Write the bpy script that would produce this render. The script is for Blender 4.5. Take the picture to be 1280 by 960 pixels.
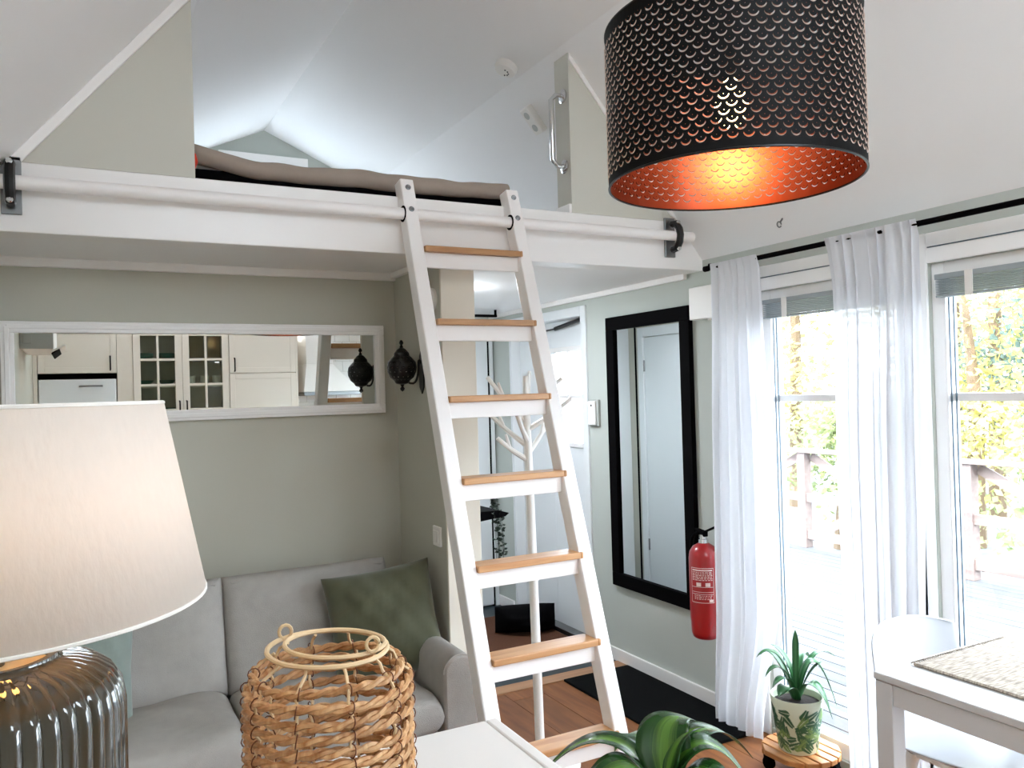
import bpy, bmesh, math, random
from mathutils import Vector, Matrix, geometry
R = math.radians
random.seed(7)
for o in list(bpy.data.objects): bpy.data.objects.remove(o)
scene = bpy.context.scene
COL = scene.collection

# ------------------------------------------------------------------ camera
F_PX, YAW, PITCH, ROLL = 1014.7, R(28.023), R(0.45), R(-1.639)
def camera_axes():
    f = Vector((math.sin(YAW)*math.cos(PITCH), math.cos(YAW)*math.cos(PITCH), math.sin(PITCH)))
    r = Vector((math.cos(YAW), -math.sin(YAW), 0)); u = r.cross(f)
    r2 = r*math.cos(ROLL)+u*math.sin(ROLL); u2 = -r*math.sin(ROLL)+u*math.cos(ROLL)
    return r2, u2, f
cr, cu, cf = camera_axes()
cd = bpy.data.cameras.new('camera'); cam = bpy.data.objects.new('camera', cd); COL.objects.link(cam)
cd.sensor_width = 36; cd.sensor_fit = 'HORIZONTAL'; cd.lens = F_PX/1280*36; cd.clip_start = .02; cd.clip_end = 300
cam.matrix_world = Matrix(((cr.x, cu.x, -cf.x, 0), (cr.y, cu.y, -cf.y, 0), (cr.z, cu.z, -cf.z, 1.6), (0, 0, 0, 1)))
scene.camera = cam

# ------------------------------------------------------------------ world, sun, exposure
w = bpy.data.worlds.new('overcast_sky'); scene.world = w; w.use_nodes = True
bg = w.node_tree.nodes['Background']; bg.inputs[0].default_value = (.83, .905, 1.0, 1); bg.inputs[1].default_value = 4.6
sd = bpy.data.lights.new('sun', 'SUN'); sd.energy = 3; sd.angle = R(4); sd.color = (1, .97, .92)
sun = bpy.data.objects.new('sun', sd); COL.objects.link(sun)
sun.rotation_euler = Vector((.62, .25, -.74)).to_track_quat('-Z', 'Y').to_euler()
vs = scene.view_settings
vs.view_transform = 'Standard'; vs.look = 'None'; vs.gamma = 1; vs.exposure = 1.88; vs.use_curve_mapping = False
cy = scene.cycles
cy.use_denoising = True; cy.max_bounces = 14; cy.diffuse_bounces = 8; cy.glossy_bounces = 6; cy.transmission_bounces = 8; cy.transparent_max_bounces = 16
cy.caustics_reflective = False; cy.caustics_refractive = False; cy.sample_clamp_indirect = 6

# ------------------------------------------------------------------ materials
def lin(h):
    h = h.lstrip('#'); c = [int(h[i:i+2], 16)/255 for i in (0, 2, 4)]
    return tuple((x/12.92 if x <= .04045 else ((x+.055)/1.055)**2.4) for x in c)+(1,)
def new_mat(name):
    m = bpy.data.materials.new(name); m.use_nodes = True; nt = m.node_tree
    return m, nt, nt.nodes['Principled BSDF']
def N(nt, t, **kw):
    n = nt.nodes.new(t)
    for k, v in kw.items(): setattr(n, k, v)
    return n
def simple(name, col, rough=.6, metal=0, var=0, vscale=6, bump=0, bscale=60, spec=.5, coat=0, stretch=None):
    m, nt, b = new_mat(name); c = lin(col)
    b.inputs['Base Color'].default_value = c; b.inputs['Roughness'].default_value = rough; b.inputs['Metallic'].default_value = metal
    b.inputs['Specular IOR Level'].default_value = spec; b.inputs['Coat Weight'].default_value = coat
    L = nt.links
    if var or bump:
        tc = N(nt, 'ShaderNodeTexCoord'); mp = N(nt, 'ShaderNodeMapping'); L.new(tc.outputs['Object'], mp.inputs[0])
        if stretch: mp.inputs['Scale'].default_value = stretch
    if var:
        no = N(nt, 'ShaderNodeTexNoise'); no.inputs['Scale'].default_value = vscale; no.inputs['Detail'].default_value = 5
        L.new(mp.outputs[0], no.inputs['Vector'])
        mx = N(nt, 'ShaderNodeMix', data_type='RGBA')
        mx.inputs[6].default_value = tuple(x*(1-var) for x in c[:3])+(1,); mx.inputs[7].default_value = tuple(min(1, x*(1+var)) for x in c[:3])+(1,)
        L.new(no.outputs[0], mx.inputs[0]); L.new(mx.outputs[2], b.inputs['Base Color'])
    if bump:
        n2 = N(nt, 'ShaderNodeTexNoise'); n2.inputs['Scale'].default_value = bscale; n2.inputs['Detail'].default_value = 3
        L.new(mp.outputs[0], n2.inputs['Vector'])
        bp = N(nt, 'ShaderNodeBump'); bp.inputs['Strength'].default_value = bump; bp.inputs['Distance'].default_value = .004
        L.new(n2.outputs[0], bp.inputs['Height']); L.new(bp.outputs[0], b.inputs['Normal'])
    return m
def wood(name, dark, light, rough=.45, axis=1, scale=5):
    m, nt, b = new_mat(name); L = nt.links
    tc = N(nt, 'ShaderNodeTexCoord'); mp = N(nt, 'ShaderNodeMapping'); s = [scale*3]*3; s[axis] = scale*.25; mp.inputs['Scale'].default_value = s
    oi = N(nt, 'ShaderNodeObjectInfo'); ad = N(nt, 'ShaderNodeVectorMath', operation='ADD'); sc = N(nt, 'ShaderNodeVectorMath', operation='SCALE')
    cb = N(nt, 'ShaderNodeCombineXYZ')
    for k in range(3): L.new(oi.outputs['Random'], cb.inputs[k])
    L.new(cb.outputs[0], sc.inputs[0]); sc.inputs['Scale'].default_value = 37
    L.new(tc.outputs['Object'], ad.inputs[0]); L.new(sc.outputs[0], ad.inputs[1]); L.new(ad.outputs[0], mp.inputs[0])
    no = N(nt, 'ShaderNodeTexNoise'); no.inputs['Scale'].default_value = 1.6; no.inputs['Detail'].default_value = 7; no.inputs['Distortion'].default_value = 1.2
    L.new(mp.outputs[0], no.inputs['Vector'])
    rp = N(nt, 'ShaderNodeValToRGB'); rp.color_ramp.elements[0].position = .3; rp.color_ramp.elements[1].position = .72
    rp.color_ramp.elements[0].color = lin(dark); rp.color_ramp.elements[1].color = lin(light)
    L.new(no.outputs[0], rp.inputs[0])
    hv = N(nt, 'ShaderNodeHueSaturation'); mr = N(nt, 'ShaderNodeMapRange'); mr.inputs[3].default_value = .82; mr.inputs[4].default_value = 1.15
    L.new(oi.outputs['Random'], mr.inputs[0]); L.new(mr.outputs[0], hv.inputs['Value']); L.new(rp.outputs[0], hv.inputs['Color'])
    L.new(hv.outputs[0], b.inputs['Base Color']); b.inputs['Roughness'].default_value = rough
    bp = N(nt, 'ShaderNodeBump'); bp.inputs['Strength'].default_value = .12; bp.inputs['Distance'].default_value = .003
    L.new(no.outputs[0], bp.inputs['Height']); L.new(bp.outputs[0], b.inputs['Normal'])
    return m
def emit(name, col, strength):
    m, nt, b = new_mat(name); b.inputs['Base Color'].default_value = (0, 0, 0, 1)
    b.inputs['Emission Color'].default_value = lin(col); b.inputs['Emission Strength'].default_value = strength
    return m
def glass(name, tint=(1, 1, 1), refl=.05):
    m = bpy.data.materials.new(name); m.use_nodes = True; nt = m.node_tree; nt.nodes.clear(); L = nt.links
    o = N(nt, 'ShaderNodeOutputMaterial'); t = N(nt, 'ShaderNodeBsdfTransparent'); g = N(nt, 'ShaderNodeBsdfGlossy'); x = N(nt, 'ShaderNodeMixShader')
    t.inputs[0].default_value = tint+(1,); g.inputs['Roughness'].default_value = .01; lw = N(nt, 'ShaderNodeLayerWeight'); lw.inputs[0].default_value = .5; pw_ = N(nt, 'ShaderNodeMath', operation='POWER'); pw_.inputs[1].default_value = 5; ma = N(nt, 'ShaderNodeMath', operation='MULTIPLY_ADD'); ma.inputs[1].default_value = .6; ma.inputs[2].default_value = refl*.6
    L.new(lw.outputs['Facing'], pw_.inputs[0]); L.new(pw_.outputs[0], ma.inputs[0]); L.new(ma.outputs[0], x.inputs[0]); L.new(t.outputs[0], x.inputs[1]); L.new(g.outputs[0], x.inputs[2]); L.new(x.outputs[0], o.inputs[0])
    return m
def cloth(name, col, transl=.5, transp=0, bump=.3, bscale=250, var=.05, stretch=None):
    m = bpy.data.materials.new(name); m.use_nodes = True; nt = m.node_tree; nt.nodes.clear(); L = nt.links; c = lin(col)
    o = N(nt, 'ShaderNodeOutputMaterial'); d = N(nt, 'ShaderNodeBsdfDiffuse'); tr = N(nt, 'ShaderNodeBsdfTranslucent'); x = N(nt, 'ShaderNodeMixShader')
    tc = N(nt, 'ShaderNodeTexCoord'); mp = N(nt, 'ShaderNodeMapping'); L.new(tc.outputs['Object'], mp.inputs[0])
    if stretch: mp.inputs['Scale'].default_value = stretch
    no = N(nt, 'ShaderNodeTexNoise'); no.inputs['Scale'].default_value = bscale; no.inputs['Detail'].default_value = 3; L.new(mp.outputs[0], no.inputs['Vector'])
    mx = N(nt, 'ShaderNodeMix', data_type='RGBA'); mx.inputs[6].default_value = tuple(v*(1-var) for v in c[:3])+(1,); mx.inputs[7].default_value = c
    L.new(no.outputs[0], mx.inputs[0])
    for s in (d, tr): L.new(mx.outputs[2], s.inputs[0])
    bp = N(nt, 'ShaderNodeBump'); bp.inputs['Strength'].default_value = bump; bp.inputs['Distance'].default_value = .002
    L.new(no.outputs[0], bp.inputs['Height']); L.new(bp.outputs[0], d.inputs['Normal'])
    x.inputs[0].default_value = transl; L.new(d.outputs[0], x.inputs[1]); L.new(tr.outputs[0], x.inputs[2]); last = x
    if transp:
        t = N(nt, 'ShaderNodeBsdfTransparent'); y = N(nt, 'ShaderNodeMixShader'); y.inputs[0].default_value = transp
        L.new(x.outputs[0], y.inputs[1]); L.new(t.outputs[0], y.inputs[2]); last = y
    L.new(last.outputs[0], o.inputs[0])
    return m
def striped_leaf(name, dark, light, rough=.3):
    """green blade with a paler streak down its middle (uv.x runs across the blade)"""
    m, nt, b = new_mat(name); L = nt.links
    uv = N(nt, 'ShaderNodeUVMap'); sx = N(nt, 'ShaderNodeSeparateXYZ'); L.new(uv.outputs[0], sx.inputs[0])
    no = N(nt, 'ShaderNodeTexNoise'); no.inputs['Scale'].default_value = 3; cb = N(nt, 'ShaderNodeMapping'); cb.inputs['Scale'].default_value = (9, .6, 1)
    L.new(uv.outputs[0], cb.inputs[0]); L.new(cb.outputs[0], no.inputs['Vector'])
    a = N(nt, 'ShaderNodeMath', operation='MULTIPLY_ADD'); a.inputs[1].default_value = .35; L.new(no.outputs[0], a.inputs[0]); L.new(sx.outputs[0], a.inputs[2])
    rp = N(nt, 'ShaderNodeValToRGB'); e = rp.color_ramp.elements; e[0].color = lin(dark); e[1].color = lin(dark); e[0].position = .45; e[1].position = .92
    k = e.new(.63); k.color = lin(light); k = e.new(.73); k.color = lin(light)
    L.new(a.outputs[0], rp.inputs[0]); L.new(rp.outputs[0], b.inputs['Base Color']); b.inputs['Roughness'].default_value = rough
    return m

M = {}
M['ceiling'] = simple('ceiling_white', '#f4f3f2', .8, bump=.05, bscale=90)
M['white'] = simple('white_paint', '#f2efec', .35, bump=.03, bscale=40)
M['lacquer'] = simple('white_lacquer', '#cfcfcf', .3)
M['shell'] = simple('white_shell_plastic', '#c2c4c7', .35)
M['cream'] = simple('cream_paint', '#e6dfd0', .6)
M['casing'] = simple('casing_white', '#f7f6f4', .35)
M['ladder'] = simple('ladder_white', '#f4f0ed', .38, bump=.03, bscale=30)
M['sage'] = simple('sage_wall', '#c1bfb2', .85, var=.03, vscale=3, bump=.06, bscale=120)
M['sage_cool'] = simple('sage_wall_entry', '#bdc2bb', .85, var=.03, vscale=3, bump=.06, bscale=120)
M['sage_loft'] = simple('loft_wall', '#cbc9be', .85, var=.02, vscale=3, bump=.05, bscale=120)
M['door'] = simple('door_white', '#e6e9ea', .4)
M['oak'] = wood('oak_tread', '#b47f52', '#d3a473', .35, axis=0, scale=6)
M['floor'] = wood('floor_wood', '#6a3b19', '#90592c', .6, axis=1, scale=3)
M['deckw'] = wood('deck_wood', '#3f4042', '#535456', .7, axis=1, scale=3)
M['railw'] = wood('rail_wood', '#6f5e59', '#88776f', .7, axis=1, scale=3)
M['slatw'] = wood('slat_wood', '#a86f3f', '#d59a60', .45, axis=1, scale=7)
M['brownw'] = wood('dark_shelf_wood', '#3a1f17', '#5b3427', .4, axis=0, scale=6)
M['thresh'] = wood('threshold_wood', '#a5744e', '#c4946b', .4, axis=0, scale=4)
M['slate'] = simple('hall_tile', '#222f35', .35, var=.25, vscale=4)
M['black'] = simple('black_matt', '#060506', .7, spec=.04)
M['blackshade'] = simple('black_shade', '#0a0909', .6, spec=.15)
M['blackmetal'] = simple('black_metal', '#100f10', .35, metal=.3)
M['chrome'] = simple('chrome', '#d8d8d8', .12, metal=1)
M['steel'] = simple('steel', '#8d8f90', .3, metal=1)
M['mirror'] = simple('mirror_glass', '#e9ecea', .0, metal=1)
M['glass'] = glass('window_glass', (.93, .95, .96))
M['cabglass'] = glass('cabinet_glass', (.80, .84, .80))
M['plastic'] = simple('white_plastic', '#eeebe5', .4)
M['sofa'] = simple('sofa_fabric', '#aaa6a0', .95, var=.1, vscale=25, bump=.5, bscale=350, spec=.1)
M['velvet'] = simple('green_velvet', '#52533e', .8, var=.25, vscale=9, bump=.6, bscale=14, spec=.2)
M['velvet'].node_tree.nodes['Principled BSDF'].inputs['Sheen Weight'].default_value = .5
M['palevelvet'] = simple('pale_green_velvet', '#86918a', .85, var=.15, vscale=12, spec=.2)
M['palevelvet'].node_tree.nodes['Principled BSDF'].inputs['Sheen Weight'].default_value = .4
M['taupe'] = simple('taupe_blanket', '#a3958a', .9, var=.08, vscale=5, bump=.2, bscale=40, spec=.1)
M['red'] = simple('extinguisher_red', '#a81319', .28, coat=.4)
M['redcloth'] = simple('red_cloth', '#d4402a', .8)
M['shade'] = cloth('linen_shade', '#f6f2ec', .42, 0, .4, 160, .06, (1, 1, .35))
M['sheer'] = cloth('sheer_curtain', '#ecedf1', .36, .04, .2, 120, .03, (1, 1, .1))
M['copper'] = simple('copper_inside', '#b8694f', .33, metal=1)
M['bulb'] = emit('bulb_glow', '#ffd08a', 12)
M['lampbulb'] = emit('table_bulb_glow', '#ffb45e', 7)
M['lampbase'] = simple('smoked_glass', '#3a372d', .07, coat=1, var=.2, vscale=12)
M['rattan'] = wood('rattan', '#a8713f', '#e3bb8b', .55, axis=2, scale=9)
M['rattanl'] = simple('pale_cane', '#dcc39a', .5, var=.15, vscale=40)
M['corn'] = striped_leaf('striped_leaf', '#1c4118', '#557c2e', .25)
M['strap'] = striped_leaf('strap_leaf', '#2d6238', '#437a4a', .3)
M['soil'] = simple('soil', '#2a211c', .95, bump=.8, bscale=80)
M['bark'] = simple('bark', '#6d5a46', .9, bump=.8, bscale=40, var=.3)
M['copperbowl'] = simple('green_dish', '#2f6f5c', .3)
M['tile'] = simple('white_tile', '#eceae6', .15)
M['fridge'] = simple('fridge_white', '#f3f6fa', .25)
M['cab'] = simple('cabinet_cream', '#efe7dc', .4)
M['acgrey'] = simple('aircon_grey', '#b3b5b0', .5)
M['coir'] = simple('coir_mat', '#5c351e', .95, var=.25, vscale=80, bump=.8, bscale=200)
M['rubber'] = simple('black_rubber_mat', '#08090a', .9, bump=.3, bscale=150, spec=.1)
M['blindgrey'] = simple('blind_grey', '#9ba3a6', .4)
M['gasket'] = simple('window_gasket', '#54656f', .5)
M['grass'] = simple('lawn', '#6f777c', .95, var=.2, vscale=2)
M['leafy'] = cloth('tree_leaves_green', '#98a274', .4, 0, 0, 3, .4)
M['leafyellow'] = cloth('tree_leaves_yellow', '#bdb572', .45, 0, 0, 3, .3)
M['leafblue'] = cloth('tree_leaves_dark', '#6f8078', .3, 0, 0, 3, .4)
M['ink'] = simple('white_print', '#f2dcd8', .5)

# ------------------------------------------------------------------ mesh helpers
ORG = {}
class MB:
    def __init__(s): s.v = []; s.f = []; s.uv = None
    def add(s, vs, fs):
        b = len(s.v); s.v += [Vector(p) for p in vs]; s.f += [tuple(i+b for i in f) for f in fs]; return s
    def box(s, x0, x1, y0, y1, z0, z1):
        return s.add([(x, y, z) for x in (x0, x1) for y in (y0, y1) for z in (z0, z1)],
                     [(0, 1, 3, 2), (4, 6, 7, 5), (0, 4, 5, 1), (2, 3, 7, 6), (0, 2, 6, 4), (1, 5, 7, 3)])
    def obox(s, c, size, rot=None):
        m = MB().box(-size[0]/2, size[0]/2, -size[1]/2, size[1]/2, -size[2]/2, size[2]/2)
        return s.join(m, Matrix.Translation(c) @ (rot.to_4x4() if rot else Matrix()))
    def join(s, o, mat=None):
        return s.add([(mat @ p) if mat else p for p in o.v], o.f)
    def prism(s, poly, axis, a, b):
        """poly: 2-D points in the other two axes (cyclic order kept), extruded along axis from a to b"""
        def P(p, t):
            q = [0, 0, 0]; k = [i for i in range(3) if i != axis]; q[k[0]], q[k[1]] = p; q[axis] = t; return q
        n = len(poly)
        return s.add([P(p, a) for p in poly]+[P(p, b) for p in poly],
                     [tuple(range(n)), tuple(range(2*n-1, n-1, -1))]+[(i, (i+1) % n, (i+1) % n+n, i+n) for i in range(n)])
    def lathe(s, prof, c=(0, 0, 0), n=32, rot=None, cap=True, rfun=None):
        vs = []; fs = []; k = len(prof)
        for i in range(n):
            a = 2*math.pi*i/n
            for r, z in prof:
                if rfun: r = rfun(r, z, a)
                p = Vector((r*math.cos(a), r*math.sin(a), z))
                if rot: p = rot @ p
                vs.append(p+Vector(c))
        for i in range(n):
            j = (i+1) % n
            for q in range(k-1): fs.append((i*k+q, j*k+q, j*k+q+1, i*k+q+1))
        if cap:
            if prof[0][0] > 1e-6: fs.append(tuple(i*k for i in range(n-1, -1, -1)))
            if prof[-1][0] > 1e-6: fs.append(tuple(i*k+k-1 for i in range(n)))
        return s.add(vs, fs)
    def tube(s, pts, r, n=8, closed=False):
        pts = [Vector(p) for p in pts]; m = len(pts); rr = r if isinstance(r, (list, tuple)) else [r]*m
        vs = []; fs = []; up = None
        for i, p in enumerate(pts):
            a = pts[i-1] if (i or closed) else p; b = pts[(i+1) % m] if (i < m-1 or closed) else p
            t = (b-a); t = t.normalized() if t.length > 1e-9 else Vector((0, 0, 1))
            if up is None: up = Vector((0, 0, 1)) if abs(t.z) < .9 else Vector((1, 0, 0))
            u = up-t*up.dot(t); u = u.normalized() if u.length > 1e-6 else t.orthogonal().normalized(); up = u; v = t.cross(u)
            for k in range(n):
                q = 2*math.pi*k/n; vs.append(p+(u*math.cos(q)+v*math.sin(q))*rr[i])
        for i in range(m if closed else m-1):
            j = (i+1) % m
            for k in range(n): fs.append((i*n+k, i*n+(k+1) % n, j*n+(k+1) % n, j*n+k))
        if not closed: fs += [tuple(range(n-1, -1, -1)), tuple((m-1)*n+k for k in range(n))]
        return s.add(vs, fs)
    def grid(s, nu, nv, fn, closeu=False, uv=False):
        vs = [fn(i/(nu if closeu else nu-1), j/(nv-1)) for i in range(nu) for j in range(nv)]
        fs = [(i*nv+j, ((i+1) % nu)*nv+j, ((i+1) % nu)*nv+j+1, i*nv+j+1) for i in range(nu if closeu else nu-1) for j in range(nv-1)]
        if uv:
            if s.uv is None: s.uv = []
            s.uv += [(j/(nv-1), i/(nu-1)) for i in range(nu) for j in range(nv)]
        return s.add(vs, fs)
    def build(s, name, mat, parent=None, smooth=False, bevel=0, solid=0, subsurf=0, loc=None, recalc=True, angle=40):
        org = ORG[parent.as_pointer()].copy() if parent else Vector()
        me = bpy.data.meshes.new(name)
        base = Vector(loc) if loc else (Vector() if parent else None)
        if base is None:
            lo = Vector([min(p[k] for p in s.v) for k in range(3)]); hi = Vector([max(p[k] for p in s.v) for k in range(3)])
            base = Vector(((lo.x+hi.x)/2, (lo.y+hi.y)/2, lo.z))
        elif parent and not loc: base = org
        me.from_pydata([p-base for p in s.v], [], s.f); me.validate()
        if s.uv:
            ul = me.uv_layers.new(name='UVMap')
            for l in me.loops: ul.data[l.index].uv = s.uv[l.vertex_index]
        if recalc:
            bm = bmesh.new(); bm.from_mesh(me); bmesh.ops.recalc_face_normals(bm, faces=bm.faces); bm.to_mesh(me); bm.free()
        if smooth:
            for p in me.polygons: p.use_smooth = True
            me.set_sharp_from_angle(angle=R(angle))
        me.materials.append(M[mat] if isinstance(mat, str) else mat)
        o = bpy.data.objects.new(name, me); COL.objects.link(o)
        o.location = base-org if parent else base
        ORG[o.as_pointer()] = base.copy()
        if parent: o.parent = parent
        if solid: k = o.modifiers.new('solid', 'SOLIDIFY'); k.thickness = solid; k.offset = 0
        if bevel: k = o.modifiers.new('bevel', 'BEVEL'); k.width = bevel; k.segments = 2; k.limit_method = 'ANGLE'; k.angle_limit = R(40)
        if subsurf: k = o.modifiers.new('sub', 'SUBSURF'); k.levels = subsurf; k.render_levels = subsurf
        return o
def B(*a): return MB().box(*a)
def tag(o, label, cat=None, group=None, kind=None):
    if label: o['label'] = label
    if cat: o['category'] = cat
    if group: o['group'] = group
    if kind: o['kind'] = kind
    return o
def thing(name, label, cat, loc, group=None, kind=None):
    o = bpy.data.objects.new(name, None); COL.objects.link(o); o.location = loc; o.empty_display_size = .05
    ORG[o.as_pointer()] = Vector(loc); return tag(o, label, cat, group, kind)
def struct(o, label): return tag(o, label, 'structure', None, 'structure')
def copy_tree(o, loc=None, parent=None):
    c = o.copy(); COL.objects.link(c)
    if parent: c.parent = parent
    if loc is not None: c.location = loc
    for ch in list(o.children): copy_tree(ch, None, c)
    return c
def link_copy(o, loc, parent=None):
    c = o.copy(); COL.objects.link(c); c.location = loc
    if parent: c.parent = parent
    return c
def bez(a, b, c, d, n):
    a, b, c, d = map(Vector, (a, b, c, d)); out = []
    for i in range(n):
        t = i/(n-1); s = 1-t; out.append(a*s**3+b*3*s*s*t+c*3*s*t*t+d*t**3)
    return out

# ------------------------------------------------------------------ room shell
XL, XR, YK, YB, YS, YF = -.345, 2.75, -.92, 3.11, 3.67, 5.91
ZW = 2.22; K1, RG, K2 = (.436, 3.16), (1.2, 3.505), (1.964, 3.16)
WT = .14
def roof_z(x):
    P = [(XL, ZW), K1, RG, K2, (XR, ZW)]
    for (a, za), (b, zb) in zip(P, P[1:]):
        if x <= b or b == XR: return za+(zb-za)*(x-a)/(b-a)
sl = (K1[1]-ZW)/(K1[0]-XL); sr = (K2[1]-ZW)/(XR-K2[0])
t = .12
def roof_panel(name, a, b, label):
    d = Vector((b[0]-a[0], b[1]-a[1])).normalized(); n = Vector((-d.y, d.x))
    if n.y < 0: n = -n
    o = MB().prism([a, b, (b[0]+n.x*t+d.x*.03, b[1]+n.y*t+d.y*.03), (a[0]+n.x*t-d.x*.03, a[1]+n.y*t-d.y*.03)], 1, YK-.12, YF+.12).build(name, 'ceiling')
    return struct(o, label)
roof_panel('ceiling_left', (XL-WT, ZW-WT*sl), K1, 'white sloping ceiling on the left side')
roof_panel('ceiling_ridge_left', K1, RG, 'shallow white ceiling left of the ridge')
roof_panel('ceiling_ridge_right', RG, K2, 'shallow white ceiling right of the ridge')
roof_panel('ceiling_right', K2, (XR+WT, ZW-WT*sr), 'white sloping ceiling above the glass doors')
def gable_poly(x0, x1, z0):
    P = [(x0, z0), (x1, z0), (x1, roof_z(x1))]
    for k in (K2, RG, K1):
        if x0 < k[0] < x1: P.append(k)
    return P+[(x0, roof_z(x0))]

# floor with planks running into the room
fl = struct(B(XL-WT, XR+WT, YK-.1, 3.83, -.14, -.014).build('floor', 'brownw'), 'brown plank floor of the living room')
pw = .19; nx = 0; x = XL; pl = {}
while x < XR-.01:
    x1 = min(x+pw, XR); y = YK+(-.9 if nx % 2 else -.3)-.13*(nx % 5)
    while y < 3.83:
        y1 = min(y+1.3, 3.83); ya = max(y, YK)
        if y1-ya > .02:
            B(x+.0015, x1-.0015, ya+.0015, y1-.0015, -.016, 0).build('plank', 'floor', fl, loc=((x+x1)/2, (ya+y1)/2, -.016))
        y += 1.3
    x += pw; nx += 1
struct(B(1.332, XR+.2, 3.93, 5.6, -.14, -.003).build('floor_hall', 'slate'), 'dark slate coloured floor of the entrance hall')
struct(B(1.479, XR, 3.83, 3.93, -.1, .006).build('trim_threshold', 'thresh', bevel=.003), 'light wood threshold strip before the dark hall floor')

# walls
struct(MB().prism([(XL-WT, -.1), (XL, -.1), (XL, ZW), (XL-WT, ZW-.02)], 1, YK, YF).build('wall_left', 'sage'), 'sage wall on the left')
wf = MB().prism(gable_poly(XL, .6, -.1), 1, YK-.1, YK).join(MB().prism(gable_poly(1.8, XR, -.1), 1, YK-.1, YK)).join(MB().prism(gable_poly(.6, 1.8, 3.2), 1, YK-.1, YK)).join(B(.6, 1.8, YK-.1, YK, -.1, 2.36))
struct(wf.build('wall_front', 'sage'), 'sage wall behind the kitchen cabinets')
w5 = thing('window_5', 'added white framed gable window above the kitchen, out of view, lighting the room', 'window', (1.2, YK, 2.36), None, 'structure')  # added opening, lets sky light fall on the beam and ladder fronts
MB().box(.6, .65, YK-.08, YK+.02, 2.36, 3.2).box(1.75, 1.8, YK-.08, YK+.02, 2.36, 3.2).box(.65, 1.75, YK-.08, YK+.02, 3.15, 3.2).box(.65, 1.75, YK-.08, YK+.02, 2.36, 2.41).build('window_frame', 'white', w5, bevel=.004)
B(1.185, 1.215, YK-.06, YK-.01, 2.41, 3.15).build('glazing_bar', 'white', w5)
for a, b in ((.65, 1.185), (1.215, 1.75)): B(a, b, YK-.04, YK-.035, 2.41, 3.15).build('pane', 'glass', w5)
struct(B(XL, 1.332, YS, YS+.1, 0, 2.17).build('wall_back', 'sage'), 'sage wall behind the sofa')
struct(B(1.332, 1.479, YB+.005, 5.47, -.01, 2.17).build('wall_partition', 'sage'), 'narrow partition wall between sofa corner and hall')
struct(B(1.332, XR, 5.47, 5.57, -.01, 2.17).build('wall_hall', 'sage_cool'), 'far wall of the entrance hall')
struct(MB().prism([(XL, 2.38), (.85, 2.38), (.85, 3.27), (1.55, 3.27), (1.55, 2.38), (XR, 2.38), (XR, ZW), (2.6, roof_z(2.6)), K2, RG, K1, (XL, ZW)][:0] or gable_poly(XL, .75, 2.38-.2), 1, YF, YF+.1)
       .join(MB().prism(gable_poly(1.65, XR, 2.18), 1, YF, YF+.1)).join(MB().prism(gable_poly(.75, 1.65, 3.27), 1, YF, YF+.1)).join(B(.75, 1.65, YF, YF+.1, 2.18, 2.45)).build('wall_loft_far', 'sage_cool'), 'far gable wall of the sleeping loft')
struct(MB().prism(gable_poly(XL+.15, .384, 2.40), 1, YB, YB+.12).build('wall_loft_left', 'sage_loft'), 'triangular sage wall left of the loft opening')
struct(MB().prism(gable_poly(1.99, XR-.16, 2.40), 1, YB, YB+.12).build('wall_loft_right', 'sage_loft'), 'triangular sage wall right of the loft opening')
# right wall with openings: entry door, two glazed doors, added light openings
W4 = (2.80, 2.98)  # added opening that backlights the left curtain
W1, W2, W3 = (1.99, 2.74), (.90, 1.90), (-.45, .72)
ZT = 2.02
wr = MB()
def wbox(y0, y1, z0, z1): wr.prism([(XR, z0), (XR+WT, z0), (XR+WT, min(z1, ZW-WT*sr-.0) if z1 > ZW-WT*sr else z1), (XR, z1)], 1, y0, y1)
for y0, y1 in ((YK, W3[0]), (W3[1], W2[0]), (W2[1], W1[0]), (W1[1], W4[0]), (W4[1], 4.2), (5.2, 5.57)): wbox(y0, y1, -.1, ZW)
for a, b in (W1, W2, W3, W4): wbox(a, b, ZT, ZW); wbox(a, b, -.1, .03)
wbox(4.2, 5.2, 2.08, ZW); wbox(4.2, 5.2, -.1, -.01); wbox(5.57, YF, 2.1, ZW)
struct(wr.build('wall_right', 'sage_cool'), 'pale sage wall with the glass doors and the entrance')
struct(B(XL-.1, XR+.02, YB+.12, YF+.05, 2.17, 2.385).build('ceiling_loft', 'ceiling'), 'white underside of the sleeping loft')
bm_ = MB().prism([(XL, 2.167), (XR, 2.167), (XR, ZW), (XR-(2.40-ZW)/sr, 2.40), (XL+(2.40-ZW)/sl, 2.40), (XL, ZW)], 1, YB, YB+.12)
struct(bm_.build('trim_beam', 'white', bevel=.004), 'white painted loft edge beam across the room')
# mouldings
tr = [('trim_1', B(XL, 1.332, YS-.025, YS, 2.135, 2.17), 'white cove along the sofa wall'),
      ('trim_2', B(1.307, 1.332, YB+.01, YS, 2.145, 2.17), 'white cove along the partition wall'),
      ('trim_3', B(XR-.025, XR, YB+.12, 5.47, 2.14, 2.17), 'white cove along the hall wall')]
tr.append(('trim_4', MB().prism([(XL+.15, roof_z(XL+.15)), (.384, roof_z(.384)), (.384, roof_z(.384)-.05), (XL+.19, roof_z(XL+.19)-.05)], 1, YB-.012, YB), 'white trim along the left slope of the loft wall'))
tr.append(('trim_5', MB().prism([(1.99, roof_z(1.99)), (2.59, roof_z(2.59)), (2.55, roof_z(2.55)-.03), (1.99, roof_z(1.99)-.03)], 1, YB-.01, YB), 'white trim along the right slope of the loft wall'))
tr.append(('trim_6', B(1.975, 1.99, YB, YB+.12, 2.40, 2.44), 'small white block at the foot of the loft wall'))
tr.append(('trim_7', B(1.328, 1.483, YB-.008, YB+.006, 0, 2.166), 'cream painted end face of the partition wall'))
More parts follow.
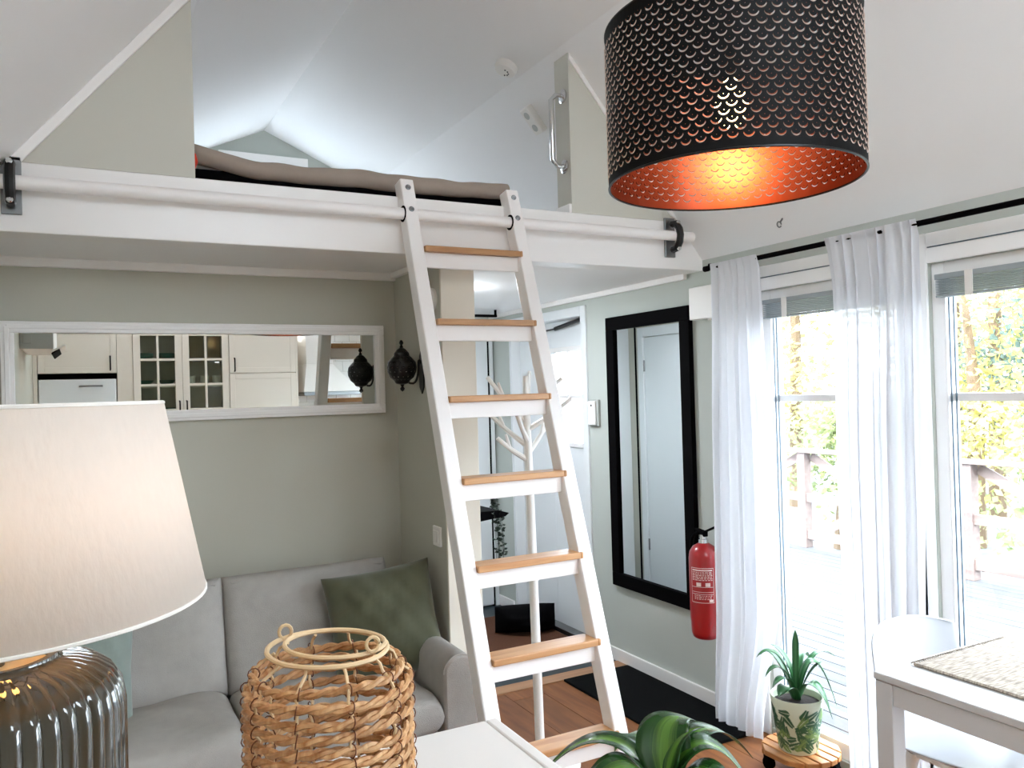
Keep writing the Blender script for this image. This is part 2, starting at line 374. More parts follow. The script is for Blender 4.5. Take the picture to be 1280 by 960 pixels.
for n, m, l in tr: struct(m.build(n, 'cream' if n == 'trim_7' else 'white', bevel=.003), l)
for n, a, l in (('baseboard_right', (XR-.014, XR, 2.99, 4.19, 0, .075), 'grey white baseboard below the black mirror'),
                ('baseboard_hall', (XR-.014, XR, 5.21, 5.456, 0, .075), 'baseboard in the far hall corner'),
                
                ('baseboard_back', (XL, 1.332, YS-.014, YS, 0, .075), 'baseboard behind the sofa'),
                ('baseboard_partition', (1.318, 1.332, YB+.01, YS-.014, 0, .075), 'baseboard on the partition wall')):
    struct(B(*a).build(n, 'white', bevel=.003), l)

# ------------------------------------------------------------------ glazed doors in the right wall
def glazed_door(n, y0, y1, label, casing=True):
    z0, z1 = .03, ZT
    t_ = thing('window_%d' % n, label, 'window', (XR+.05, (y0+y1)/2, z0), None, 'structure')
    fw = .05; xa, xb = XR+.015, XR+.085
    fr = MB().box(xa, xb, y0, y0+fw, z0, z1).box(xa, xb, y1-fw, y1, z0, z1).box(xa, xb, y0+fw, y1-fw, z1-fw, z1).box(xa, xb, y0+fw, y1-fw, z0, z0+.07)
    fr.build('window_frame', 'casing', t_, bevel=.004)
    g = MB()
    for k, yy in enumerate((y1-fw-.012, y1-fw-.030)): g.box(xa+.006, xa+.012, yy, yy+.004, z0+.07, z1-fw)
    for k, yy in enumerate((y0+fw+.006, y0+fw+.024)): g.box(xa+.006, xa+.012, yy, yy+.004, z0+.07, z1-fw)
    g.build('gasket', 'gasket', t_)
    B(xa+.02, xa+.045, y0+fw, y1-fw, 1.515, 1.545).build('glazing_bar', 'white', t_, bevel=.003)
    for za, zb in ((z0+.07, 1.515), (1.545, z1-fw)): B(xa+.030, xa+.035, y0+fw, y1-fw, za, zb).build('pane', 'glass', t_)
    if not casing: return t_
    c = MB().box(XR-.014, XR, y0-.06, y0, .0, z1+.11).box(XR-.014, XR, y1, y1+.05, .0, z1+.11).box(XR-.014, XR, y0, y1, z1, z1+.11)
    c.build('casing', 'casing', t_, bevel=.004)
    B(XR-.018, XR-.014, y0-.05, y1-.01, z1+.055, z1+.059).build('groove', 'gasket', t_)
    return t_
glazed_door(1, *W1, 'glazed door between the two white curtains')
glazed_door(2, *W2, 'wide glazed door beside the dining table')
glazed_door(3, *W3, 'added glazed opening by the kitchen, out of view, for more daylight')  # added out of view to bring more window light inside
glazed_door(6, W4[0], W4[1], 'added narrow pane hidden behind the curtain beside the extinguisher to backlight it', False)  # added pane, there only to light the curtain from behind
for (y0, y1), lab in ((W1, 'raised grey venetian blind above the narrow glass door'), (W2, 'raised grey venetian blind above the dining table door')):
    bl = thing('venetian_blind', lab, 'blind', (XR+.0, (y0+y1)/2, 1.9), 'raised venetian blinds')
    B(XR-.012, XR+.02, y0+.03, y1-.03, 1.955, 1.975).build('head_rail', 'blindgrey', bl, bevel=.002)
    for k in range(9):
        B(XR-.012, XR+.014, y0+.035, y1-.035, 1.902+k*.0058, 1.905+k*.0058).build('slat', 'blindgrey', bl)
    B(XR-.014, XR+.016, y0+.035, y1-.035, 1.89, 1.899).build('bottom_rail', 'blindgrey', bl, bevel=.002)
    for yy in (y1-.16, y0+.16): B(XR-.0155, XR-.0115, yy-.014, yy+.014, 1.888, 1.976).build('clip', 'plastic', bl)

# loft window
lw = thing('window_4', 'white framed window in the far loft gable', 'window', (1.2, YF, 2.45), None, 'structure')
MB().box(.75, .80, YF-.02, YF+.08, 2.45, 3.27).box(1.60, 1.65, YF-.02, YF+.08, 2.45, 3.27).box(.8, 1.6, YF-.02, YF+.08, 3.22, 3.27).box(.8, 1.6, YF-.02, YF+.08, 2.45, 2.50).build('window_frame', 'white', lw, bevel=.004)
B(1.185, 1.215, YF+.01, YF+.06, 2.50, 3.22).build('glazing_bar', 'white', lw)
for a, b in ((.8, 1.185), (1.215, 1.6)): B(a, b, YF+.03, YF+.035, 2.50, 3.22).build('pane', 'glass', lw)
B(.88, 1.50, YF-.032, YF-.021, 3.235, 3.325).build('casing', 'white', lw, bevel=.003)

# entrance door, recessed in the right wall
d1 = thing('door_1', 'white entrance door with a small window', 'door', (XR+.09, 4.7, 0), None, 'structure')
xd = XR+.075
GY0, GY1, GZ0, GZ1 = 4.34, 4.73, 1.25, 1.845
MB().box(xd, xd+.04, 4.23, GY0, .01, 2.05).box(xd, xd+.04, GY1, 5.17, .01, 2.05).box(xd, xd+.04, GY0, GY1, .01, GZ0).box(xd, xd+.04, GY0, GY1, GZ1, 2.05).build('door_leaf', 'door', d1, bevel=.003)
MB().box(XR-.012, XR+.12, 4.17, 4.23, 0, 2.11).box(XR+.0, XR+.12, 5.17, 5.2, 0, 2.08).box(XR-.012, XR+.12, 4.23, 5.2, 2.05, 2.11).build('door_frame', 'door', d1, bevel=.004)
MB().box(xd-.012, xd+.0, GY0-.03, GY1+.03, GZ0-.03, GZ0).box(xd-.012, xd, GY0-.03, GY1+.03, GZ1, GZ1+.03).box(xd-.012, xd, GY0-.03, GY0, GZ0, GZ1).box(xd-.012, xd, GY1, GY1+.03, GZ0, GZ1).build('window_bead', 'white', d1, bevel=.003)
MB().box(xd, xd+.02, GY0, GY1, 1.535, 1.56).box(xd, xd+.02, 4.52, 4.535, GZ0, 1.535).box(xd, xd+.02, 4.52, 4.535, 1.56, GZ1).build('glazing_bar', 'white', d1)
for a, b in ((GY0, 4.52), (4.535, GY1)):
    for c, d in ((GZ0, 1.535), (1.56, GZ1)): B(xd+.02, xd+.024, a, b, c, d).build('pane', 'glass', d1)
MB().tube([(xd-.03, 4.30, 2.035), (xd-.03, 4.62, 2.0)], .014, 10).tube([(xd-.03, 4.62, 2.0), (xd-.03, 4.95, 1.99)], .006, 8).build('door_closer', 'blackmetal', d1, smooth=True)
B(XR, XR+.14, 4.205, 5.195, -.012, .03).build('sill', 'steel', d1)
B(xd-.03, xd, 4.29, 4.33, 2.02, 2.05).build('closer_bracket', 'blackmetal', d1)

# white doors in the hall
d2 = thing('door_2', 'white door in the far hall wall', 'door', (2.3, 5.46, 0), None, 'structure')
B(1.97, 2.69, 5.435, 5.465, .01, 2.05).build('door_leaf', 'door', d2, bevel=.003)
MB().box(2.69, 2.705, 5.44, 5.469, 0, 2.06).build('gap', 'black', d2)
MB().box(1.91, 1.97, 5.43, 5.47, 0, 2.11).box(2.705, 2.735, 5.43, 5.47, 0, 2.11).box(1.97, 2.705, 5.43, 5.47, 2.06, 2.11).build('door_frame', 'door', d2, bevel=.003)
DY0, DY1 = 4.45, 5.22
B(1.482, 1.908, 5.435, 5.469, .0, 2.11).build('side_panel', 'door', d2, bevel=.003)
d3 = thing('door_3', 'white flush door in the partition seen in the black mirror', 'door', (1.48, 4.6, 0), None, 'structure')
B(1.479, 1.492, DY0, DY1, .01, 1.99).build('door_leaf', 'door', d3, bevel=.002)
MB().box(1.479, 1.505, DY0-.075, DY0-.005, 0, 2.07).box(1.479, 1.505, DY1+.005, DY1+.07, 0, 2.07).box(1.479, 1.505, DY0-.005, DY1+.005, 1.995, 2.07).build('door_frame', 'door', d3, bevel=.003)
for z in (.3, 1.72): MB().tube([(1.498, DY1-.004, z), (1.498, DY1-.004, z+.09)], .007, 8).build('hinge', 'steel', d3, smooth=True)
MB().tube([(1.50, DY0+.08, 1.02), (1.53, DY0+.08, 1.02), (1.53, DY0+.19, 1.02)], .009, 8).build('door_handle', 'steel', d3, smooth=True)
B(1.479, 1.483, 5.34, 5.36, 0, 2.1).build('gap', 'black', d3)

# ------------------------------------------------------------------ loft rail tube, ladder
ZTU = 2.318
rl = thing('rail_tube', 'white round rail tube along the loft beam', 'rail', (1.2, YB-.06, ZTU))
MB().tube([(-.30, YB-.055, ZTU), (2.64, YB-.055, ZTU)], .0235, 16).build('tube', 'ladder', rl, smooth=True)
def clamp(x):
    c = MB().tube([(x, YB-.03, ZTU+.062), (x, YB-.06, ZTU+.06), (x, YB-.082, ZTU+.03), (x, YB-.088, ZTU), (x, YB-.082, ZTU-.03), (x, YB-.06, ZTU-.06), (x, YB-.03, ZTU-.062)], .017, 8)
    o = c.build('clamp', 'blackmetal', rl, smooth=True)
    B(x-.03, x+.03, YB-.012, YB, ZTU-.095, ZTU+.095).build('clamp_plate', 'steel', o, bevel=.002)
    for dz in (.062, -.062):
        MB().tube([(x, YB, ZTU+dz), (x, YB-.05, ZTU+dz)], .006, 8).build('stud', 'chrome', o, smooth=True)
        MB().lathe([(.010, 0), (.010, .008), (.006, .012), (0, .012)], (x, YB-.072, ZTU+dz), 12, Matrix.Rotation(R(90), 3, 'X')).build('screw', 'chrome', o, smooth=True)
clamp(-.185); clamp(2.54)

LT = Vector((0, .5, 1.49)).normalized(); SL = .5/1.49
def lad_y(z): return 2.985-(2.18-z)*SL
IX0, IX1, RW, RD = 1.213, 1.638, .058, .072
lad = thing('loft_ladder', 'white wooden loft ladder with oak treads', 'ladder', (1.42, lad_y(0), 0))
def rail(x0, x1):
    zt = 2.468
    P = [(lad_y(0), 0), (lad_y(0)+RD, 0), (lad_y(zt-.012)+RD, zt-.012), (lad_y(zt), zt)]
    o = MB().prism(P, 0, x0, x1).build('rail', 'ladder', lad, bevel=.006)
    for z in (2.43, 2.335):
        y = lad_y(z); q = MB().lathe([(.0115, 0), (.0115, .004), (.008, .006), (.004, .003), (0, .003)], (0, 0, 0), 14)
        rot = Matrix.Rotation(R(90)-math.atan(SL), 4, 'X')
        MB().join(q, Matrix.Translation(((x0+x1)/2, y, z)) @ rot).build('bolt', 'steel', o, smooth=True)
    # slot where the tube passes
    MB().tube([(x0-.0015, YB-.055, ZTU), (x0+.001, YB-.055, ZTU)], .033, 18).build('tube_slot', 'black', o)
rail(IX0-RW, IX0); rail(IX1, IX1+RW)
for k in range(8):
    z = 2.182-k*.2985
    y = lad_y(z)
    if z < .05: continue
    B(IX0-.002, IX1+.014, y-.022, y-.004, z-.024, z).build('tread', 'oak', lad, bevel=.003) if False else \
        MB().box(IX0+.0, IX1, y-.018, y+.075, z-.024, z).box(IX1, IX1+.012, y-.018, y-.003, z-.024, z).build('tread', 'oak', lad, bevel=.004)
    B(IX0, IX1, y+.006, y+.028, z-.085, z-.024).build('riser', 'ladder', lad, bevel=.003)

# chrome grab handle, smoke alarm, double socket, hook
gh = thing('grab_handle', 'chrome grab handle beside the loft opening', 'handle', (1.985, YB+.05, 2.62))
hp = [(1.99, YB+.05, 2.62), (1.95, YB+.05, 2.62), (1.925, YB+.05, 2.645), (1.925, YB+.05, 2.92), (1.95, YB+.05, 2.945), (1.99, YB+.05, 2.945)]
MB().tube(hp, .0115, 12).build('grip', 'chrome', gh, smooth=True, angle=70)
for z in (2.62, 2.945): MB().lathe([(.032, 0), (.032, .006), (.02, .012), (0, .012)], (1.99, YB+.05, z), 20, Matrix.Rotation(R(-90), 3, 'Y')).build('flange', 'chrome', gh, smooth=True)
sm = thing('smoke_detector', 'round white smoke alarm on the loft ceiling', 'smoke alarm', (1.885, 3.5, roof_z(1.885)))
rt = Matrix.Rotation(math.pi, 3, 'X') @ Matrix.Rotation(math.atan(-.45), 3, 'Y')
rt = Matrix.Rotation(R(180)+math.atan(.45), 3, 'Y')
MB().lathe([(.056, 0), (.056, .02), (.05, .034), (.03, .04), (0, .04)], (1.885, 3.5, roof_z(1.885)), 28, rt).build('housing', 'plastic', sm, smooth=True)
for a in range(5):
    p = rt @ Vector((.022*math.cos(a*.7+2.2), .022*math.sin(a*.7+2.2), .038)); MB().lathe([(.004, 0), (.004, .004), (0, .004)], Vector((1.885, 3.5, roof_z(1.885)))+p, 8, rt).build('vent', 'black', sm)
nr = Vector((-sr, 0, -1)).normalized()
so = thing('wall_socket', 'white double socket on the sloping loft ceiling', 'socket', (2.1, 3.6, roof_z(2.1)))
slope_rot = Matrix.Rotation(math.atan(sr), 3, 'Y')
MB().obox(Vector((2.1, 3.6, roof_z(2.1)))+nr*.02, (.15, .075, .04), slope_rot).build('body', 'plastic', so, bevel=.006)
for s_ in (-1, 1):
    c = Vector((2.1, 3.6, roof_z(2.1)))+nr*.0405+slope_rot @ Vector((s_*.036, 0, 0))
    MB().lathe([(.02, 0), (.02, .001), (0, .001)], c, 16, slope_rot @ Matrix.Rotation(math.pi, 3, 'X')).build('outlet', 'acgrey', so)
hk = MB().tube([(2.68, 2.52, 2.305), (2.668, 2.52, 2.29)], .004, 8).tube([(2.66+.012*math.cos(a), 2.52, 2.278+.012*math.sin(a)) for a in [i*.45 for i in range(14)]], .003, 6).build('ceiling_hook', 'steel', smooth=True)
tag(hk, 'small steel eye hook in the sloping ceiling over the curtains', 'hook')

# loft bed
mt = thing('mattress', 'low mattress lying in the loft, base coloured black as the shade under it', 'mattress', (1.06, 4.2, 2.385))
B(.40, 1.72, 3.262, 5.2, 2.386, 2.475).build('bed_shade_base', 'black', mt)  # black colour stands for the shadow below the blanket
B(.41, 1.71, 3.29, 5.18, 2.475, 2.512).build('pad', 'ceiling', mt, bevel=.02)
def bl_fn(u, v):
    x = .395+u*1.335
    wob = .010*math.sin(x*7)+.006*math.sin(x*19+1)+.004*math.sin(x*37)
    e = max(0, 1-u/.14)*.016-max(0, (u-.86)/.14)*.008-.018*min(1, max(0, (u-.06)/.12))*min(1, max(0, (.97-u)/.25))
    if v < .5:
        q = v/.5; a = -1.75+q*3.2
        y = 3.258-.036*math.cos(a); z = 2.509+.030*math.sin(a)*(1+wob*6)
    else:
        q = (v-.5)/.5; y = 3.255+q*1.9; z = 2.538+.012*math.sin(q*6+x*4)*min(1, q*4)
    return (x, y+wob*.6, z+wob*.5+e)
bk = MB().grid(60, 30, bl_fn).build('blanket', 'taupe', smooth=True, solid=.012, angle=80)
tag(bk, 'taupe blanket rolled over the front edge of the loft mattress', 'blanket')
rc = thing('red_tassel', 'small orange red cloth tassel at the left end of the loft opening', 'tassel', (.39, 3.235, 2.40))
MB().tube([(.392, 3.235, 2.545), (.395, 3.232, 2.52), (.397, 3.232, 2.49), (.395, 3.235, 2.468)], [.004, .011, .013, .006], 8).build('cloth', 'redcloth', rc, smooth=True)
B(.385, .396, 3.23, 3.24, 2.385, 2.47).build('peg', 'white', rc)

# ------------------------------------------------------------------ sofa wall: mirror, lantern, controls
wm = thing('wall_mirror', 'wide white framed mirror above the sofa', 'mirror', (.5, YS, 1.51))
mx0, mx1, mz0, mz1 = -.265, 1.264, 1.512, 1.921
fw = .045
fo = MB()
for a in ((mx0, mx1, mz1-fw, mz1), (mx0, mx1, mz0, mz0+fw), (mx0, mx0+fw, mz0+fw, mz1-fw), (mx1-fw, mx1, mz0+fw, mz1-fw)): fo.box(a[0], a[1], YS-.03, YS, a[2], a[3])
for a in ((mx0+.02, mx1-.02, mz1-.03, mz1-.012), (mx0+.02, mx1-.02, mz0+.012, mz0+.03), (mx0+.012, mx0+.03, mz0+.02, mz1-.02), (mx1-.03, mx1-.012, mz0+.02, mz1-.02)): fo.box(a[0], a[1], YS-.036, YS-.03, a[2], a[3])
fo.build('frame', 'white', wm, bevel=.003)
B(mx0+fw-.003, mx1-fw+.003, YS-.015, YS-.012, mz0+fw-.003, mz1-fw+.003).build('mirror_glass', 'mirror', wm)

# pierced metal lantern on the partition
lx, ly, lz = 1.245, 3.36, 1.715
ln = thing('wall_lantern', 'dark pierced metal lantern hung on the partition wall', 'lantern', (lx, ly, lz-.1))
prof = [(.012, -.075), (.028, -.07), (.034, -.058), (.05, -.045), (.062, -.02), (.064, 0), (.060, .022), (.045, .04), (.034, .05), (.032, .062), (.018, .078), (.008, .084)]
lm = MB(); n = 60
prf = []
for i in range(49):
    q = i/48*(len(prof)-1); k = min(int(q), len(prof)-2); f_ = q-k
    prf.append((prof[k][0]*(1-f_)+prof[k+1][0]*f_, prof[k][1]*(1-f_)+prof[k+1][1]*f_))
lm.lathe(prf, (lx, ly, lz), n, cap=False)
keep = []
for i in range(n):
    for q in range(48):
        hole = (q % 4 == 1) and ((i+(2 if (q//4) % 2 else 0)) % 4 == 0) and 5 < q < 42
        if not hole: keep.append(lm.f[i*48+q])
lm.f = keep
lm.build('pierced_body', 'blackmetal', ln, smooth=True, solid=.0015)
MB().lathe([(.004, 0), (.009, .006), (.004, .014), (.010, .024), (.006, .034), (0, .038)], (lx, ly, lz+.082), 14).build('finial', 'blackmetal', ln, smooth=True)
MB().lathe([(0, -.034), (.008, -.028), (.011, -.02), (.005, -.012), (.009, -.004), (.010, 0)], (lx, ly, lz-.073), 14).build('drop', 'blackmetal', ln, smooth=True)
MB().tube(bez((1.326, ly-.02, lz+.015), (1.30, ly-.02, lz+.09), (1.34, ly-.02, lz-.12), (lx+.02, ly, lz-.062), 14), .005, 8).build('arm', 'blackmetal', ln, smooth=True)
MB().prism([(ly-.045, lz-.09), (ly-.02, lz-.12), (ly+.005, lz-.09), (ly+.012, lz), (ly+.0, lz+.05), (ly-.02, lz+.075), (ly-.04, lz+.05), (ly-.052, lz)], 0, 1.326, 1.332).build('back_plate', 'blackmetal', ln, bevel=.002)
th = MB().lathe([(.05, 0), (.05, .012), (.044, .018), (0, .02)], (1.332, 3.2, 1.995), 32, Matrix.Rotation(R(-90), 3, 'Y')).build('wall_vent', 'plastic', smooth=True)
tag(th, 'round white disc valve high on the partition wall', 'vent')
ls = thing('light_switch', 'white double light switch on the partition beside the sofa', 'switch', (1.33, 3.205, .94))
B(1.321, 1.332, 3.168, 3.245, .948, 1.032).build('plate', 'plastic', ls, bevel=.003)
for a in (3.18, 3.208): B(1.316, 1.321, a, a+.025, .965, 1.015).build('rocker', 'plastic', ls, bevel=.002)

# ------------------------------------------------------------------ sofa and pillows
def cushion(w, h, t, seed=0, nu=20, nv=20, puff=.45, corner=.0, ex=2.6, crumple=1):
    """pillow: width w (x), height h (z), thickness t (y), centred"""
    rnd = random.Random(seed); ph = [rnd.uniform(0, 6) for _ in range(6)]
    m = MB()
    for sgn in (-1, 1):
        def fn(u, v, sgn=sgn):
            a, b = math.sin((u-.5)*math.pi), math.sin((v-.5)*math.pi)
            e = (max(0, 1-abs(a)**ex)*max(0, 1-abs(b)**ex))**puff
            wr_ = .006*math.sin(a*5+ph[0]+b*3)+.005*math.sin(b*8+ph[1]-a*4)
            if crumple > 1: wr_ = wr_*1.3+.006*abs(math.sin(a*9-b*6+ph[2]+1.5*math.sin(b*4)))*(b+1)/2+.004*math.sin(a*17+b*11+ph[3])
            sq = 1-corner*(1-abs(a*b))*(a*a+b*b)/2
            return Vector((a*w/2*sq, sgn*(t/2*e+wr_*e), b*h/2*sq))
        m.grid(nu, nv, fn)
    return m
def weld(o, d=.0008):
    bm = bmesh.new(); bm.from_mesh(o.data); bmesh.ops.remove_doubles(bm, verts=bm.verts, dist=d); bmesh.ops.recalc_face_normals(bm, faces=bm.faces); bm.to_mesh(o.data); bm.free()
    for p in o.data.polygons: p.use_smooth = True
    return o
sf = thing('sofa', 'grey fabric two seat sofa against the sage wall', 'sofa', (.49, 3.2, 0))
SX0, SX1 = -.335, 1.322
B(SX0+.02, SX1-.02, 2.86, 3.60, .10, .30).build('base', 'sofa', sf, bevel=.02)
B(SX0+.03, SX1-.03, 3.50, 3.61, .28, .74).build('back_frame', 'sofa', sf, bevel=.03)
def arm(x0, x1):
    P = [(x0, .10), (x1, .10), (x1, .54)]; r = (x1-x0)/2
    P += [((x0+x1)/2+r*math.cos(a), .54+r*.9*math.sin(a)) for a in [math.pi*i/12 for i in range(1, 12)]]+[(x0, .54)]
    o = MB().prism(P, 1, 2.83, 3.58).build('arm', 'sofa', sf, smooth=True, bevel=.012, angle=30)
    MB().tube([(p[0], 2.836, p[1]) for p in P[2:]], .004, 6).build('piping', 'sofa', o, smooth=True)
arm(SX0, SX0+.13); arm(SX1-.14, SX1)
for leg in ((SX0+.06, 2.92), (SX1-.06, 2.92), (SX0+.06, 3.52), (SX1-.06, 3.52)): B(leg[0]-.025, leg[0]+.025, leg[1]-.025, leg[1]+.025, 0, .10).build('leg', 'black', sf)
for x0, x1, sd_ in ((SX0+.13, .49, 1), (.49, SX1-.14, 2)):
    def seat_fn(m_): pass
    c = cushion(x1-x0-.004, .56, .19, sd_, 24, 24, .30, 0, 7)
    mtx = Matrix.Translation(((x0+x1)/2, 3.11, .385)) @ Matrix.Rotation(R(90), 4, 'X')
    o = weld(MB().join(c, mtx).build('seat_cushion', 'sofa', sf, smooth=True, angle=180))
    c = cushion(x1-x0-.006+(.01), .46, .19, sd_+5, 24, 24, .30, 0, 7)
    mtx = Matrix.Translation(((x0+x1)/2, 3.455, .645)) @ Matrix.Rotation(R(-13), 4, 'X')
    o = weld(MB().join(c, mtx).build('back_cushion', 'sofa', sf, smooth=True, angle=180))
    P = []
    w2, h2 = (x1-x0)/2-.03, .2
    for a, b in [(-1+i/10*2, 1) for i in range(11)]:
        P.append(mtx @ Vector((a*w2, -.07, b*(h2+.006)-.004*abs(a)**6)))
    MB().tube(P, .004, 6).build('seam', 'sofa', o, smooth=True)
def pillow(name, mat, label, size, loc, rx, rz, ry, t_=.13, seed=3):
    c = cushion(size, size, t_, seed, 34, 34, .5, .12, 2.6, 2)
    m = Matrix.Translation(loc) @ Matrix.Rotation(R(rz), 4, 'Z') @ Matrix.Rotation(R(rx), 4, 'X') @ Matrix.Rotation(R(ry), 4, 'Y')
    o = weld(MB().join(c, m).build(name, mat, smooth=True, angle=180)); return tag(o, label, 'pillow', 'sofa pillows')
pillow('pillow', 'velvet', 'dark green velvet pillow propped in the right sofa corner', .45, (1.085, 3.215, .66), -18, -14, -7, .16, 3)
pillow('pillow', 'palevelvet', 'pale grey green pillow half hidden behind the table lamp', .42, (-.055, 3.23, .645), -16, 10, 5, .14, 9)

# ------------------------------------------------------------------ counter with table lamp and basket
ct = thing('counter', 'white counter in the foreground carrying lamp and basket', 'counter', (.22, 1.2, 0))
CX1, CY0, CY1, CZ = .772, .80, 1.566, .90
B(XL+.004, CX1-.03, CY0+.02, CY1-.03, 0, CZ-.03).build('body', 'white', ct, bevel=.004)
B(XL+.004, CX1-.028, CY0, CY1, CZ-.03, CZ).build('top', 'white', ct, bevel=.003)
B(CX1-.026, CX1, CY0, CY1, CZ-.045, CZ+.001).build('edge_board', 'white', ct, bevel=.004)
LX, LY = -.082, .929
tl = thing('table_lamp', 'table lamp with cream drum shade and ribbed smoked glass base', 'lamp', (LX, LY, CZ))
NR = 44
def rib(r, z, a): return r*(1+.035*abs(math.sin(a*NR/2))*min(1, max(0, (r-.055)/.03))) if r > .055 else r
bp_ = [(.10, 0), (.112, .01), (.114, .03), (.114, .40), (.111, .417), (.103, .431), (.09, .441), (.074, .447), (.062, .449), (.058, .452), (.058, .456), (.052, .456), (.052, .30), (0, .30)]
MB().lathe(bp_, (LX, LY, CZ+.001), NR*6, rfun=rib).build('base', 'lampbase', tl, smooth=True, angle=60)
MB().lathe([(.0515, .446), (.03, .449), (0, .449)], (LX, LY, CZ), 28, cap=False).build('neck_plate', simple('neck_cream', '#ead6ad', .4), tl, smooth=True)
MB().tube([(LX, LY, CZ+.30), (LX, LY, CZ+.50)], .012, 12).lathe([(.02, 0), (.02, .05), (0, .05)], (LX, LY, CZ+.49), 16).build('socket', 'steel', tl, smooth=True)
MB().lathe([(0, -.035), (.02, -.03), (.03, -.01), (.03, .01), (.02, .03), (0, .035)], (LX, LY, CZ+.575), 20).build('bulb', M['lampbulb'], tl, smooth=True)
shade = MB().lathe([(.195, 1.405), (.1585, 1.598)], (LX, LY, 0), 72, cap=False).build('lamp_shade', 'shade', tl, smooth=True, solid=.002)
for r_, z in ((.195, 1.405), (.1585, 1.598)): MB().tube([(LX+r_*math.cos(2*math.pi*i/72), LY+r_*math.sin(2*math.pi*i/72), z) for i in range(72)], .0022, 6, True).build('rim', 'plastic', shade, smooth=True)
sp = MB()
for k in range(3):
    a = k*2.094+.4; sp.tube([(LX+.015*math.cos(a), LY+.015*math.sin(a), CZ+.54), (LX+.193*math.cos(a), LY+.193*math.sin(a), 1.408)], .0018, 6)
sp.build('shade_carrier', 'steel', tl)
BX, BY, BR, BH = .302, 1.145, .113, .345
bs = thing('rattan_basket', 'round open rattan lantern basket with twisted rings', 'basket', (BX, BY, CZ))
def brad(q):  # radius against relative height
    return BR*(1-.30*max(0, (q-.86)/.14)**1.6)*(1-.05*max(0, (.15-q)/.15))
nring = 17
for k in range(nring):
    q = (k+.3)/nring*.97; z = CZ+.012+q*(BH-.02); r0 = brad(q); tilt = random.uniform(-.006, .006); ph = random.uniform(0, 6); rg = None
    for s_ in (0, 1):
        pts = []
        for i in range(110):
            a = 2*math.pi*i/110; tw = a*13+s_*math.pi+ph
            rr = r0+.0028*math.cos(tw)+.0010*math.sin(a*5+ph); pts.append((BX+rr*math.cos(a), BY+rr*math.sin(a), z+.0032*math.sin(tw)+tilt*math.cos(a+ph)*.6+.002*math.sin(a*3+ph)))
        o = MB().tube(pts, .0040, 6, True).build('twisted_ring' if s_ == 0 else 'strand', 'rattan', bs if s_ == 0 else rg, smooth=True)
        rg = o if s_ == 0 else rg
for k in range(10):
    a = 2*math.pi*k/10+.3
    P = [(BX+(brad(q)-.002+.004*math.sin(q*70+k))*math.cos(a+.02*math.sin(q*40+k)), BY+(brad(q)-.002+.004*math.sin(q*70+k))*math.sin(a+.02*math.sin(q*40+k)), CZ+.004+q*(BH-.008)) for q in [i/36 for i in range(37)]]
    MB().tube(P, .0024, 6).build('stake', 'rattanl', bs, smooth=True)
def oval(rx, ry, z, cxo=0, cyo=0, r_=.0035, tilt=0):
    return MB().tube([(BX+cxo+rx*math.cos(2*math.pi*i/60), BY+cyo+ry*math.sin(2*math.pi*i/60), z+tilt*math.cos(2*math.pi*i/60-2.6)) for i in range(60)], r_, 7, True)
oval(.083, .083, CZ+BH-.002, r_=.0036, tilt=.004).build('rim_ring', 'rattanl', bs, smooth=True)
oval(.070, .060, CZ+BH+.004, .010, -.004, .0034, .006).build('handle', 'rattanl', bs, smooth=True)
for ax, ay in ((-.045, .064), (.045, -.064)):
    MB().tube([(BX+ax+.009*math.cos(i*.5), BY+ay, CZ+BH+.012+.010*math.sin(i*.5)) for i in range(14)], .0026, 6).build('loop', 'rattanl', bs, smooth=True)
ties = MB()
for k in range(10):
    a = 2*math.pi*k/10+.3
    for j in range(nring):
        q = (j+.3)/nring*.97; z = CZ+.012+q*(BH-.02); r0 = brad(q); c = Vector((BX+r0*math.cos(a), BY+r0*math.sin(a), z)); er = Vector((math.cos(a), math.sin(a), 0)); et = Vector((-math.sin(a), math.cos(a), 0))
        ties.tube([c+er*(.0078*math.cos(t2))+Vector((0, 0, .0085*math.sin(t2)))+et*(.003*math.sin(t2+1)) for t2 in [i*math.pi/5 for i in range(10)]], .0009, 4, True)
tag(ties.build('ties', simple('dark_cane_tie', '#6a3a1e', .6), bs, smooth=True), 'thin dark cane bindings', kind='stuff')
MB().lathe([(BR-.006, 0), (BR-.006, .008), (0, .008)], (BX, BY, CZ+.002), 32).build('bottom', 'rattan', bs)

